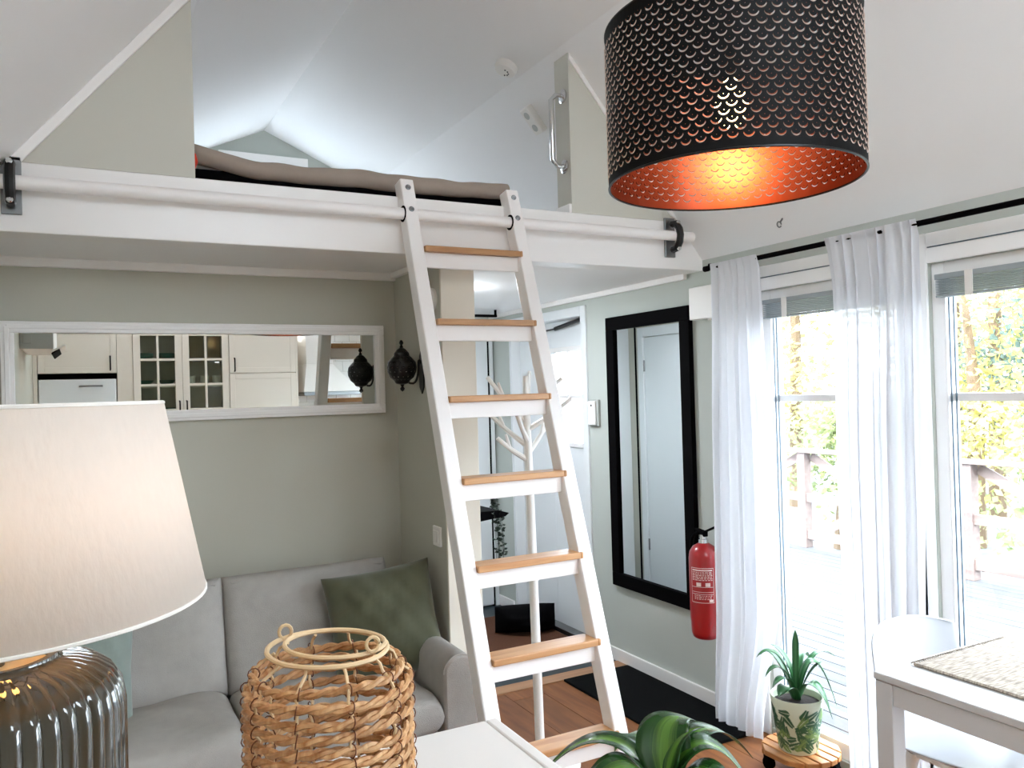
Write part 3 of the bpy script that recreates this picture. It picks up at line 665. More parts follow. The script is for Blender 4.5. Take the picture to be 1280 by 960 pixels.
# ------------------------------------------------------------------ pendant lamp
PX, PY, PZ, PR, PH = 1.328, 1.390, 2.060, .283, .352
pn = thing('pendant_lamp', 'large black pierced drum pendant with copper inside', 'lamp', (PX, PY, PZ))
def perforated(radius, flip):
    nc, nr_ = 58, 20; cw = 1.0; z0, z1 = .018, PH-.022; rh = (z1-z0)/nr_; wd = 2*math.pi/nc
    # one cell in 0..1 x 0..1 with a crescent slot and a pin hole
    vs, es = [], []
    def loop(pts):
        b = len(vs); vs.extend(Vector(p) for p in pts); k = len(pts); es.extend((b+i, b+(i+1) % k) for i in range(k))
    loop([(0, 0), (.25, 0), (.5, 0), (.75, 0), (1, 0), (1, .5), (1, 1), (.75, 1), (.5, 1), (.25, 1), (0, 1), (0, .5)])
    asp = rh/(radius*wd); arc = []
    A = [R(200+140*i/10) for i in range(11)]
    out = [(.5+.37*math.cos(a), .92+(.37*math.sin(a))*1.35/ (asp*2)*1.0) for a in A]
    inn = [(.5+.345*math.cos(a), .92+.12+(.37*math.sin(a))*1.35/(asp*2)*.98) for a in reversed(A)]
    ymin = min(p[1] for p in out); ymax = max(p[1] for p in inn)
    sc = lambda p: (p[0], .12+(p[1]-ymin)/(ymax-ymin)*.66)
    slot = [sc(p) for p in out+inn]
    loop(slot); loop([(.5+.035*math.cos(a), .82+.035*math.sin(a)/asp) for a in [i*math.pi/2 for i in range(4)]])
    V, E_, F_, *_ = geometry.delaunay_2d_cdt(vs, es, [], 0, 1e-6)
    def inside(p, poly):
        c = False; n_ = len(poly)
        for i in range(n_):
            a, b = poly[i], poly[i-1]
            if (a[1] > p[1]) != (b[1] > p[1]) and p[0] < (b[0]-a[0])*(p[1]-a[1])/(b[1]-a[1])+a[0]: c = not c
        return c
    pin = [(.5+.035*math.cos(a), .82+.035*math.sin(a)/asp) for a in [i*math.pi/2 for i in range(4)]]
    F2 = []
    for f_ in F_:
        c = sum((V[i] for i in f_), Vector((0, 0)))/len(f_)
        if not inside(c, slot) and not inside(c, pin): F2.append(tuple(f_))
    mb = MB()
    for r_ in range(nr_):
        for c in range(nc):
            o_ = .5*(r_ % 2)
            mb.add([(PX+radius*math.cos((c+o_+p.x)*wd), PY+radius*math.sin((c+o_+p.x)*wd), PZ+z0+(r_+p.y)*rh) for p in V], F2)
    for a, b in ((0, z0), (z1, PH)):
        mb.lathe([(radius, a), (radius, b)], (PX, PY, PZ), nc*2, cap=False)
    return mb
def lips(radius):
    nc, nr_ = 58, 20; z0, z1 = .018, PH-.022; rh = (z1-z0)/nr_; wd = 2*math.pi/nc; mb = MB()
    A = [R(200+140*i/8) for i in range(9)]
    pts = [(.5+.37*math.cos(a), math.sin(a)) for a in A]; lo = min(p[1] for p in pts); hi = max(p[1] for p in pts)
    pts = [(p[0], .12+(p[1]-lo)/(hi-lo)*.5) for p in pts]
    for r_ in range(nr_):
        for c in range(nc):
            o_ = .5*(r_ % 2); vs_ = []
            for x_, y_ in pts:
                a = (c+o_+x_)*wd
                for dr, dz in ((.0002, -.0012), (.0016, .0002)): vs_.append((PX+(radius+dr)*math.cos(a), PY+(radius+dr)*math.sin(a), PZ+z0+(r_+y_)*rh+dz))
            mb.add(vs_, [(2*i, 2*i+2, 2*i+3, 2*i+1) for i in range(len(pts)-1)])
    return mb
M['lip'] = simple('slot_lip', '#e2cdc0', .35, metal=.6)  # pale metal colour stands for window highlights along the slot edges
tag(lips(PR).build('slot_lips', 'lip', pn, recalc=False), 'punched edges of the crescent slots, coloured pale as highlights', kind='stuff')
ps = perforated(PR, 0).build('lamp_shade', 'blackshade', pn, recalc=False)
tag(ps, 'black pierced outer shade')
tag(perforated(PR-.0025, 1).build('shade_lining', 'copper', pn, recalc=False), 'copper lining of the shade')
for z, m_ in ((PZ, 'blackmetal'), (PZ+PH, 'blackmetal')): MB().tube([(PX+(PR-.001)*math.cos(2*math.pi*i/96), PY+(PR-.001)*math.sin(2*math.pi*i/96), z) for i in range(96)], .0028, 6, True).build('rim', m_, pn, smooth=True)
MB().tube([(PX, PY, PZ+.29), (PX, PY, roof_z(PX)-.03)], .004, 8).build('cord', 'black', pn, smooth=True)
MB().lathe([(.05, 0), (.05, -.03), (.01, -.045), (0, -.045)], (PX, PY, roof_z(PX)-.004), 24).build('ceiling_rose', 'black', pn, smooth=True)
MB().lathe([(.022, 0), (.022, .06), (.01, .075), (0, .075)], (PX, PY, PZ+.235), 18).build('bulb_holder', 'black', pn, smooth=True)
MB().lathe([(0, -.055), (.02, -.05), (.034, -.03), (.038, -.005), (.03, .025), (.016, .05), (.014, .062), (0, .062)], (PX, PY, PZ+.18), 22).build('bulb', 'bulb', pn, smooth=True)
ca = MB()
for k in range(3):
    a = k*2.094+.2; ca.tube([(PX+.02*math.cos(a), PY+.02*math.sin(a), PZ+.21), (PX+(PR-.004)*math.cos(a), PY+(PR-.004)*math.sin(a), PZ+PH-.01)], .002, 6)
ca.build('shade_carrier', 'black', pn)

# ------------------------------------------------------------------ plants
def blade(pts, width, n=18, m=7, fold=.25, droop=0, side=None, wprof=None, twist=0):
    """leaf blade along a bezier (4 points); width profile along it, V-fold across"""
    P = bez(*pts, n); mb = MB()
    def fn(u, v):
        i = min(int(round(u*(n-1))), n-1); p = P[i]; a = P[max(i-1, 0)]; b = P[min(i+1, n-1)]; t_ = (b-a).normalized()
        s = side if side is not None else t_.cross(Vector((0, 0, 1)))
        s = (s-t_*s.dot(t_)); s = s.normalized() if s.length > 1e-5 else Vector((1, 0, 0)); nn = s.cross(t_).normalized()
        if twist:
            c_, s2 = math.cos(twist*u), math.sin(twist*u); s, nn = s*c_+nn*s2, nn*c_-s*s2
        wv = (wprof(u) if wprof else math.sin(math.pi*min(1, max(0, .08+u*.92)))**.7)*width/2
        c = v*2-1
        return p+s*c*wv+nn*(abs(c)*wv*fold)
    mb.grid(n, m, fn, uv=True); return mb
cp = thing('corn_plant', 'leafy houseplant with glossy striped arching leaves in front of the ladder', 'plant', (1.10, 1.40, 0))
CPX, CPY = 1.105, 1.40
MB().lathe([(.10, 0), (.105, .005), (.135, .26), (.13, .27), (.12, .26), (.118, .235), (0, .235)], (CPX, CPY, .001), 32).build('pot', 'white', cp, smooth=True)
MB().lathe([(.117, 0), (.06, .008), (0, .01)], (CPX, CPY, .235), 20, cap=False).build('soil', 'soil', cp, smooth=True)
MB().tube([(CPX, CPY, .23), (CPX+.01, CPY, .5), (CPX-.012, CPY+.005, .74)], [.022, .02, .016], 10).build('cane', 'bark', cp, smooth=True)
rgt = Vector((cr.x, cr.y, 0)).normalized(); fwd = Vector((cf.x, cf.y, 0)).normalized()
def wp(u): return min(1, (u*2.6+.28))*(1-max(0, (u-.42)/.58)**1.7)
# (base lift, sideways, depth, height) end values are relative to the crown
CR0 = Vector((CPX-.015, CPY, .742))
leafs = [((-.05, -.02, .07), (-.13, -.05, .12), (-.235, -.08, -.08), .10), ((-.05, .05, .09), (-.15, .08, .125), (-.265, .08, -.01), .06),
         ((.0, .03, .09), (.0, .06, .15), (.10, .12, .085), .10), ((.03, .0, .10), (.115, .03, .15), (.21, .0, -.06), .075),
         ((.03, -.05, .08), (.10, -.10, .11), (.175, -.13, -.09), .09), ((.03, -.07, .04), (.09, -.15, .05), (.14, -.2, -.1), .095),
         ((-.06, -.04, .03), (-.12, -.07, .02), (-.17, -.1, -.14), .08), ((.04, .06, .09), (.12, .12, .125), (.235, .16, -.02), .07),
         ((-.02, .08, .07), (-.05, .16, .09), (-.08, .24, -.03), .07), ((-.02, -.08, .05), (-.06, -.15, .06), (-.10, -.22, -.1), .09),
         ((.015, .01, .06), (.03, .02, .11), (.09, .01, .12), .06), ((.06, -.02, .03), (.12, -.04, .03), (.19, -.06, -.12), .075)]
for k, (a, b, c, wd_) in enumerate(leafs):
    V3 = lambda q: CR0+rgt*q[0]+fwd*q[1]+Vector((0, 0, q[2]))
    blade([CR0+Vector((0, 0, -.03+.004*k)), V3(a), V3(b), V3(c)], wd_*1.2, 22, 9, .16, wprof=wp).build('leaf', 'corn', cp, smooth=True, solid=.0012, angle=80, recalc=False)

# planter trolley and strap-leaved plant in printed pot
TX, TY = 2.58, 2.415
tr_ = thing('plant_trolley', 'round slatted wooden plant trolley on black castors', 'plant trolley', (TX, TY, 0))
for k in range(6):
    x0 = -.145+k*.0485; x1 = x0+.041; xm = max(abs(x0), abs(x1)); h0 = math.sqrt(max(.155**2-x0**2, .0009)); h1 = math.sqrt(max(.155**2-x1**2, .0009))
    MB().prism([(TX+x0, TY-h0), (TX+x1, TY-h1), (TX+x1, TY+h1), (TX+x0, TY+h0)], 2, .082, .104).build('slat', 'slatw', tr_, bevel=.003)
for yy in (-.09, .09): B(TX-.11, TX+.11, TY+yy-.02, TY+yy+.02, .062, .082).build('batten', 'slatw', tr_, bevel=.002)
for sx, sy in ((-.09, -.09), (.09, -.09), (-.09, .09), (.09, .09)):
    MB().tube([(TX+sx-.012, TY+sy, .026), (TX+sx+.012, TY+sy, .026)], .025, 14).box(TX+sx-.018, TX+sx+.018, TY+sy-.012, TY+sy+.012, .03, .062).build('castor', 'black', tr_, smooth=True)
M['leafprint'] = simple('pale_pot', '#dde6cf', .3)
M['printdark'] = simple('print_dark_green', '#3c6a4c', .35); M['printlight'] = simple('print_light_green', '#86a865', .35)
sp_ = thing('potted_plant', 'strap leaved green plant in a pale pot printed with leaves', 'plant', (TX-.02, TY, .104))
PXx, PYy = TX-.02, TY-.005
MB().lathe([(.072, 0), (.076, .004), (.105, .215), (.103, .22), (.096, .215), (.094, .19), (0, .19)], (PXx, PYy, .105), 40).build('pot', 'leafprint', sp_, smooth=True)
rnd = random.Random(21); fronds = {'printdark': MB(), 'printlight': MB()}
def pot_pt(a, z): r_ = .0765+(.105-.076)*(z-.004)/.211+.0006; return (PXx+r_*math.cos(a), PYy+r_*math.sin(a), .105+z)
for k in range(110):
    mb_ = fronds['printdark' if k % 3 else 'printlight']; a0_, z0_ = rnd.uniform(0, 6.28), rnd.uniform(.02, .17); th_ = rnd.uniform(-2.6, 2.6); ln_ = rnd.uniform(.035, .06)
    for j in range(9):
        q = j/8; sx_, sz_ = math.sin(th_)*ln_*q, math.cos(th_)*ln_*q
        for sd2 in (-1, 1):
            t2 = th_+sd2*.75; l2 = .024*(1-.55*q); w2 = .0034
            P4 = [(0, 0), (math.sin(t2)*l2*.5+math.cos(t2)*w2, math.cos(t2)*l2*.5-math.sin(t2)*w2), (math.sin(t2)*l2, math.cos(t2)*l2), (math.sin(t2)*l2*.5-math.cos(t2)*w2, math.cos(t2)*l2*.5+math.sin(t2)*w2)]
            zz = [min(.205, max(.008, z0_+sz_+p[1])) for p in P4]
            mb_.add([pot_pt(a0_+(sx_+p[0])/.09, z_) for p, z_ in zip(P4, zz)], [(0, 1, 2, 3)])
for kk, mb_ in fronds.items(): tag(mb_.build('leaf_print', kk, sp_, recalc=False), 'printed green fern leaves', kind='stuff')
MB().lathe([(.093, 0), (.05, .01), (0, .012)], (PXx, PYy, .295), 20, cap=False).build('soil', 'soil', sp_, smooth=True)
C2 = Vector((PXx, PYy, .31))
straps = [((-.03, .0, .12), (-.08, .01, .25), (-.16, .0, .17), .026), ((-.03, -.02, .10), (-.08, -.02, .19), (-.135, -.03, .10), .028), ((-.02, -.03, .08), (-.07, -.05, .14), (-.12, -.07, .07), .03),
          ((.0, .01, .12), (.01, .02, .20), (.012, .03, .27), .022), ((.03, .0, .13), (.07, .01, .27), (.155, -.02, -.03), .042), ((.02, -.05, .09), (.05, -.08, .14), (.105, -.10, -.05), .048),
          ((.04, .03, .12), (.10, .06, .22), (.20, .10, .13), .022), ((.02, .05, .12), (.05, .10, .2), (.12, .18, .10), .03), ((-.03, .05, .12), (-.06, .1, .2), (-.09, .18, .12), .03),
          ((.03, -.01, .07), (.06, -.02, .14), (.10, -.02, .15), .02), ((-.03, -.04, .06), (-.06, -.06, .09), (-.10, -.08, .035), .05), ((.0, .02, .1), (-.02, .05, .18), (-.07, .10, .19), .024)]
for a, b_, c, wd_ in straps:
    V3 = lambda q: C2+rgt*q[0]+fwd*q[1]+Vector((0, 0, q[2]))
    blade([C2+Vector((0, 0, -.02)), V3(a), V3(b_), V3(c)], wd_*1.25, 20, 5, .25, wprof=lambda u: min(1, .55+u)*(1-max(0, (u-.7)/.3)**2)).build('leaf', 'strap', sp_, smooth=True, solid=.0012, angle=80, recalc=False)

# ------------------------------------------------------------------ dining table, runner, chair
tb = thing('dining_table', 'white rectangular dining table by the glass doors', 'table', (2.38, 1.0, 0))
TX0, TX1, TY0, TY1, TZ = 2.052, 2.72, .25, 1.635, .74
B(TX0, TX1, TY0, TY1, TZ-.022, TZ).build('table_top', 'lacquer', tb, bevel=.003)
for a in ((TX0+.005, TX0+.025, TY0+.06, TY1-.06), (TX1-.025, TX1-.005, TY0+.06, TY1-.06)): B(*a, TZ-.085, TZ-.024).build('apron', 'lacquer', tb, bevel=.002)
for a in ((TX0+.06, TX1-.06, TY1-.025, TY1-.005), (TX0+.06, TX1-.06, TY0+.005, TY0+.025)): B(*a, TZ-.085, TZ-.024).build('apron', 'lacquer', tb, bevel=.002)
for xx in (TX0+.003, TX1-.058):
    for yy in (TY0+.003, TY1-.058): B(xx, xx+.055, yy, yy+.055, 0, TZ-.024).build('leg', 'lacquer', tb, bevel=.003)
m, nt, b = new_mat('woven_runner'); L = nt.links
tc = N(nt, 'ShaderNodeTexCoord'); mp = N(nt, 'ShaderNodeMapping'); mp.inputs['Scale'].default_value = (6, 40, 1); L.new(tc.outputs['Object'], mp.inputs[0])
no = N(nt, 'ShaderNodeTexNoise'); no.inputs['Scale'].default_value = 4; no.inputs['Detail'].default_value = 4; L.new(mp.outputs[0], no.inputs['Vector'])
rp = N(nt, 'ShaderNodeValToRGB'); e = rp.color_ramp.elements; e[0].position = .35; e[0].color = lin('#8d8176'); e[1].position = .62; e[1].color = lin('#c4b8a8'); L.new(no.outputs[0], rp.inputs[0]); L.new(rp.outputs[0], b.inputs['Base Color'])
wv_ = N(nt, 'ShaderNodeTexWave', bands_direction='X'); wv_.inputs['Scale'].default_value = 60; wv_.inputs['Distortion'].default_value = 2; L.new(tc.outputs['Object'], wv_.inputs['Vector'])
bp = N(nt, 'ShaderNodeBump'); bp.inputs['Strength'].default_value = .8; bp.inputs['Distance'].default_value = .003; L.new(wv_.outputs[0], bp.inputs['Height']); L.new(bp.outputs[0], b.inputs['Normal']); b.inputs['Roughness'].default_value = .95
M['runner'] = m
rn = thing('table_runner', 'woven beige grey runner with fringe lying on the white table', 'runner', (2.43, 1.0, TZ))
RX0, RX1, RY0, RY1 = 2.192, 2.66, .45, 1.60
B(RX0, RX1, RY0, RY1, TZ+.0005, TZ+.007).build('weave', 'runner', rn, bevel=.002)
MB().tube([(RX0, RY0, TZ+.005), (RX0, RY1, TZ+.005)], .0045, 8).build('hem', 'runner', rn, smooth=True)
fr = MB()
for k in range(48):
    xx = RX0+.006+k*(RX1-RX0-.012)/47; fr.tube([(xx, RY1-.004, TZ+.005), (xx+random.uniform(-.002, .002), RY1+.006, TZ+.009), (xx+random.uniform(-.004, .004), RY1+.014, TZ+.003)], .002, 5)
tag(fr.build('fringe', 'runner', rn, smooth=True), 'short knotted fringe', kind='stuff')

ch = thing('shell_chair', 'white plastic shell chair tucked under the end of the dining table', 'chair', (2.5, 1.6, 0))
CXc = 2.44
def chair_fn(u, v):
    # u along: 0 seat front .. 1 back top ; v across
    S = [(1.345, .430), (1.36, .452), (1.45, .452), (1.60, .440), (1.70, .437), (1.765, .455), (1.80, .51), (1.822, .60), (1.838, .70), (1.846, .77), (1.846, .79)]
    q = u*(len(S)-1); k = min(int(q), len(S)-2); f_ = q-k
    y = S[k][0]*(1-f_)+S[k+1][0]*f_; z = S[k][1]*(1-f_)+S[k+1][1]*f_
    c = v*2-1
    wd = .235 if u < .5 else .235-.015*math.sin((u-.5)*math.pi*2)
    wd *= (1-max(0, (.16-u)/.16)**2*.25)
    top = max(0, (u-.62)/.38)
    wd = wd*(1-.16*top**3.2)
    x = CXc+c*wd
    cup = abs(c)**2.5
    z += cup*(.03 if u < .55 else .0)*(1-max(0, (u-.4)/.15)) if u < .55 else 0
    y -= cup*.07*min(1, max(0, (u-.35)/.3))
    z -= top**3*.035*abs(c)**3
    return (x, y, z)
MB().grid(26, 19, chair_fn).build('shell', 'shell', ch, smooth=True, solid=.007, subsurf=1, angle=180)
B(CXc-.14, CXc+.14, 1.45, 1.72, .405, .425).build('seat_bracket', 'plastic', ch, bevel=.006)
for sx in (-1, 1):
    for yy, dy in ((1.47, -.06), (1.70, .07)):
        o = MB().tube([(CXc+sx*.13, yy, .415), (CXc+sx*.20, yy+dy, .01)], [.017, .011], 10).build('leg', 'black', ch, smooth=True)
        d_ = Vector((sx*.07, dy, -.405)); p0 = Vector((CXc+sx*.13, yy, .415))
        MB().tube([p0, p0+d_*.2], [.021, .019], 10).build('leg_collar', 'plastic', o, smooth=True)

# ------------------------------------------------------------------ curtains and rod
rd = thing('curtain_rod', 'black metal curtain rod above the glass doors', 'curtain rod', (2.65, 1.6, 2.15))
MB().tube([(2.65, 2.972, 2.153), (2.65, .0, 2.153)], .011, 10).build('rod', 'black', rd, smooth=True)
MB().tube([(2.65, 2.96, 2.153), (2.65, 2.985, 2.153)], .014, 10).build('end_cap', 'black', rd, smooth=True)
for yy in (2.955, 1.0): MB().tube([(2.65, yy, 2.153), (2.65, yy, 2.17), (XR-.003, yy, 2.17)], .006, 8).build('bracket', 'black', rd, smooth=True)
def curtain(label, rows, folds, seed, amp=.022):
    """rows: (z, y_far, y_near, bulge)"""
    rnd = random.Random(seed); ph = [rnd.uniform(0, 6.3) for _ in range(8)]; nu, nv = folds*12, 40
    def fn(u, v):
        z = rows[0][0]+(rows[-1][0]-rows[0][0])*v
        for a, b in zip(rows, rows[1:]):
            if a[0] >= z >= b[0]-1e-6:
                f_ = (a[0]-z)/(a[0]-b[0]); f_ = f_*f_*(3-2*f_); ya = a[1]+(b[1]-a[1])*f_; yb = a[2]+(b[2]-a[2])*f_; bu = a[3]+(b[3]-a[3])*f_; break
        uu = u+.018*math.sin(u*19+ph[0]+v*1.3)+.012*math.sin(u*41+ph[1]-v)
        am = amp*(.35+.65*min(1, v*3.2))
        x = 2.648+am*(.7+.3*math.sin(u*9+ph[5]))*math.sin(uu*folds*2*math.pi+ph[2])+am*.55*math.sin(uu*folds*4.3+ph[3]+v*2)+bu
        if v < .015: x = 2.648-.011+.2*(x-2.648)
        y = ya+(yb-ya)*u+.008*math.cos(uu*folds*2*math.pi+ph[4])
        return (x-.004, y, z)
    o = MB().grid(nu, nv, fn).build('curtain', 'sheer', smooth=True, angle=180)
    return tag(o, label, 'curtain', 'sheer white curtains')
curtain('sheer white curtain hanging beside the fire extinguisher', [(2.168, 2.93, 2.635, 0), (1.95, 2.93, 2.63, 0), (1.1, 2.955, 2.60, .0), (.6, 2.965, 2.60, .0), (.012, 3.0, 2.70, .0)], 7, 3, .018)
curtain('sheer white curtain hanging between the two glass doors', [(2.17, 2.262, 1.862, 0), (1.95, 2.24, 1.865, 0), (1.2, 2.25, 1.875, .0), (.7, 2.24, 1.885, .0), (.012, 2.22, 1.90, -.01)], 8, 8, .02)

# ------------------------------------------------------------------ right wall things
bmr = thing('framed_mirror', 'tall black framed mirror on the entry wall', 'mirror', (XR, 3.56, .45))
y0, y1, z0, z1, fw = 3.198, 3.932, .452, 2.006, .075
f_ = MB()
for a in ((y0, y1, z1-fw, z1), (y0, y1, z0, z0+fw), (y0, y0+fw, z0+fw, z1-fw), (y1-fw, y1, z0+fw, z1-fw)): f_.box(XR-.03, XR, *a)
f_.build('frame', 'black', bmr, bevel=.003)
B(XR-.014, XR-.011, y0+fw-.004, y1-fw+.004, z0+fw-.004, z1-fw+.004).build('mirror_glass', 'mirror', bmr)
dv = thing('wall_intercom', 'small white and grey box on the wall by the entrance', 'wall device', (XR, 4.095, 1.37))
B(XR-.02, XR, 4.045, 4.15, 1.37, 1.53).build('housing', 'acgrey', dv, bevel=.005)
B(XR-.032, XR-.02, 4.06, 4.14, 1.378, 1.522).build('cover', 'plastic', dv, bevel=.004)
MB().lathe([(.006, 0), (.006, .002), (0, .002)], (XR-.032, 4.1, 1.495), 10, Matrix.Rotation(R(-90), 3, 'Y')).build('lens', 'black', dv)
wb = thing('wall_box', 'plain white box high on the wall between mirror and curtain', 'wall box', (XR, 3.09, 1.92))
B(XR-.05, XR, 2.97, 3.165, 1.925, 2.085).build('cover', 'plastic', wb, bevel=.004)
MB().tube([(XR-.03, 3.04, 1.925), (XR-.03, 3.04, 1.915)], .008, 8).build('gland', 'plastic', wb, smooth=True)
# fire extinguisher
EX, EY = XR-.085, 3.07
fe = thing('fire_extinguisher', 'red fire extinguisher hung on the wall beside the black mirror', 'fire extinguisher', (EX, EY, .37))
ep = [(0, .372), (.05, .372), (.062, .38), (.068, .40), (.070, .45), (.0725, .47), (.0725, .76), (.068, .79), (.052, .815), (.03, .828), (.024, .832), (0, .832)]
MB().lathe(ep, (EX, EY, 0), 36).build('cylinder', 'red', fe, smooth=True, angle=50)
MB().lathe([(.024, .832), (.024, .85), (.018, .852), (.018, .872), (0, .872)], (EX, EY, 0), 18).build('collar', 'chrome', fe, smooth=True)
MB().prism([(EY-.02, .862), (EY+.045, .885), (EY+.05, .897), (EY-.02, .888)], 0, EX-.014, EX+.014).build('valve', 'black', fe, bevel=.003)
MB().obox((EX, EY-.055, .905), (.02, .12, .008), Matrix.Rotation(R(-24), 3, 'X')).build('lever', 'black', fe, bevel=.002)
MB().tube(bez((EX, EY+.03, .875), (EX, EY+.13, .87), (EX+.01, EY+.09, .7), (EX+.01, EY+.085, .45), 14), .009, 8).build('hose', 'black', fe, smooth=True)
B(EX+.05, XR, EY-.02, EY+.02, .6, .8).build('bracket', 'black', fe)
# white print on the cylinder (seen from the room)
def on_cyl(a, z): return (EX+.0735*math.cos(a), EY+.0735*math.sin(a), z)
a0 = math.atan2(-EY, -EX)   # towards the camera
def patch(mb, aa, ab, za, zb, n_=6):
    mb.grid(n_, 2, lambda u, v: on_cyl(aa+(ab-aa)*u, za+(zb-za)*v))
pr = MB(); A0, A1 = a0-.95, a0+.62
for z in (.555, .72): patch(pr, A0, A1, z, z+.0022, 16)
for a in (A0, A1-.02): patch(pr, a, a+.02, .555, .722, 2)
patch(pr, A0+.1, A1-.1, .708, .714, 14)
rn_ = random.Random(4)
for k in range(6):
    z = .700-k*.0075; a = A0+.1
    while a < A1-.15:
        l_ = rn_.uniform(.06, .22); patch(pr, a, min(a+l_, A1-.1), z, z+.003, 4); a += l_+.05
for z in (.63, .606, .596): patch(pr, A0+.05, A1-.05, z, z+.0018, 12)
for k in range(3):
    z = .588-k*.008; a = A0+.25
    while a < A1-.2:
        l_ = rn_.uniform(.05, .18); patch(pr, a, a+l_, z, z+.0028, 3); a += l_+.06
for a in (a0-.55, a0+.05): patch(pr, a, a+.32, .634, .652, 5)
patch(pr, a0+.28, a0+.55, .560, .572, 4)
pr.build('label_print', 'ink', fe, solid=.0006)

# ------------------------------------------------------------------ hall things
dm = B(2.18, 2.735, 4.42, 5.15, -.003, .012).build('doormat', 'coir', bevel=.004); tag(dm, 'brown coir doormat inside the entrance door', 'doormat')
rm = B(2.30, 2.73, 2.78, 3.82, 0, .014).build('floor_mat', 'rubber', bevel=.004); tag(rm, 'black mat on the floor below the black mirror', 'mat')
bagc = cushion(.40, .17, .27, 12, 18, 18, .6)
o = weld(MB().join(bagc, Matrix.Translation((2.56, 4.72, .098)) @ Matrix.Rotation(R(-20), 4, 'Z')).build('bag', 'black', smooth=True, angle=180)); tag(o, 'slumped black bag on the brown doormat', 'bag')
cr_ = thing('curtain_rail', 'short black rail under the hall ceiling', 'rail', (2.55, 5.1, 2.12))
B(2.30, 2.60, 5.08, 5.10, 2.118, 2.135).build('rail', 'black', cr_)
B(2.585, 2.60, 5.085, 5.095, 2.135, 2.17).build('hanger', 'black', cr_)

hl = thing('fill_lamp', 'small added fill lamp under the hall ceiling, hidden by the partition', 'lamp', (1.80, 4.05, 2.17), 'added fill lamps')  # added lamp, out of sight, brightens the hall and its doors
MB().lathe([(.085, 0), (.085, .025), (.078, .03), (0, .03)], (1.80, 4.05, 2.169), 28, Matrix.Rotation(math.pi, 3, 'X')).build('housing', 'plastic', hl, smooth=True)
MB().lathe([(.074, .031), (.065, .042), (0, .046)], (1.80, 4.05, 2.169), 28, Matrix.Rotation(math.pi, 3, 'X'), cap=False).build('diffuser', emit('hall_fill_glow', '#eaf2ff', 105), hl, smooth=True)
# coat tree
cx, cyy = 1.70, 3.03
co = thing('coat_tree', 'white branching coat stand behind the ladder', 'coat stand', (cx, cyy, 0))
def tp(z): return Vector((cx-.022*z/1.6-.0, cyy-.0*z, z))
MB().tube([tp(z) for z in (.02, .3, .8, 1.2, 1.5, 1.66)], [.020, .020, .0195, .0185, .016, .011], 12).build('pole', 'plastic', co, smooth=True)
for z in (.80,): MB().tube([tp(z-.012), tp(z+.012)], .024, 12).build('joint', 'plastic', co, smooth=True)
MB().lathe([(.17, 0), (.17, .012), (.15, .02), (.02, .028), (0, .028)], (cx, cyy, .001), 36).build('base', 'plastic', co, smooth=True)
br = [(1.46, -.165, .02, 1.66, .4), (1.36, -.17, .03, 1.51, .5), (1.30, -.13, -.03, 1.40, .4), (1.55, .155, -.02, 1.645, .5), (1.43, .19, -.02, 1.56, .5), (1.38, -.05, -.15, 1.52, .5), (1.52, .02, .14, 1.68, .5), (1.33, .10, .10, 1.47, .5)]
for z0, a, b_, z1, k in br:
    p0 = tp(z0); p3 = p0+rgt*a+fwd*b_; p3.z = z1; pm = p0.lerp(p3, .55); pm.z -= .012
    o = MB().tube(bez(p0, p0.lerp(pm, .5), pm, p3, 8), [.0125-.0005*i for i in range(8)], 8).build('branch', 'plastic', co, smooth=True)
    q = p0.lerp(p3, .6); MB().tube([q, q+Vector((0, 0, .055))+rgt*(a*.12)], [.008, .006], 7).build('twig', 'plastic', o, smooth=True)
# wall shelf with trailing plant
sh = thing('wall_shelf', 'small dark wall shelf in the hall', 'shelf', (1.6, 3.42, 1.03))
MB().prism([(1.479, 1.0), (1.715, 1.022), (1.735, 1.036), (1.68, 1.052), (1.479, 1.055)], 1, 3.32, 3.52).build('board', 'black', sh, bevel=.003)
hpv = thing('trailing_plant', 'dark trailing plant hanging from the hall wall shelf', 'plant', (1.60, 3.42, 1.055))
MB().lathe([(.04, 0), (.055, .07), (.05, .075), (0, .07)], (1.575, 3.42, 1.056), 20).build('pot', 'black', hpv, smooth=True)
M['darkleaf'] = simple('dark_leaf', '#1c2a1e', .5)
rnd = random.Random(5); lv = MB(); vi = MB()
for k in range(9):
    a = -1.2+k*.32; st = Vector((1.60, 3.42, 1.12)); en = Vector((1.62+.075*math.cos(a)+rnd.uniform(-.02, .03), 3.36-.06*abs(math.sin(a))+rnd.uniform(-.02, .02)*0, .72+rnd.uniform(0, .14)))
    P = bez(st, st+Vector((.07, -.07, .08)), Vector((en.x, en.y, 1.05)), en, 14); vi.tube(P, .0012, 4)
    for p in P:
        for _ in range(2):
            d_ = Vector((rnd.uniform(-1, 1), rnd.uniform(-1, .3), rnd.uniform(-.6, .4))).normalized(); s_ = d_.orthogonal().normalized()*.007; lv.add([p, p+d_*.011+s_, p+d_*.022, p+d_*.011-s_], [(0, 1, 2, 3)])
for _ in range(30):
    d_ = Vector((rnd.uniform(-.5, 1), rnd.uniform(-1, .5), rnd.uniform(.2, 1.4)))*.05; p = Vector((1.60, 3.41, 1.12)); s_ = d_.orthogonal().normalized()*.008; lv.add([p+d_*.4, p+d_*.8+s_, p+d_*1.3, p+d_*.8-s_], [(0, 1, 2, 3)])
vi.build('vines', 'darkleaf', hpv); tag(lv.build('foliage', 'darkleaf', hpv, recalc=False), None, kind='stuff')

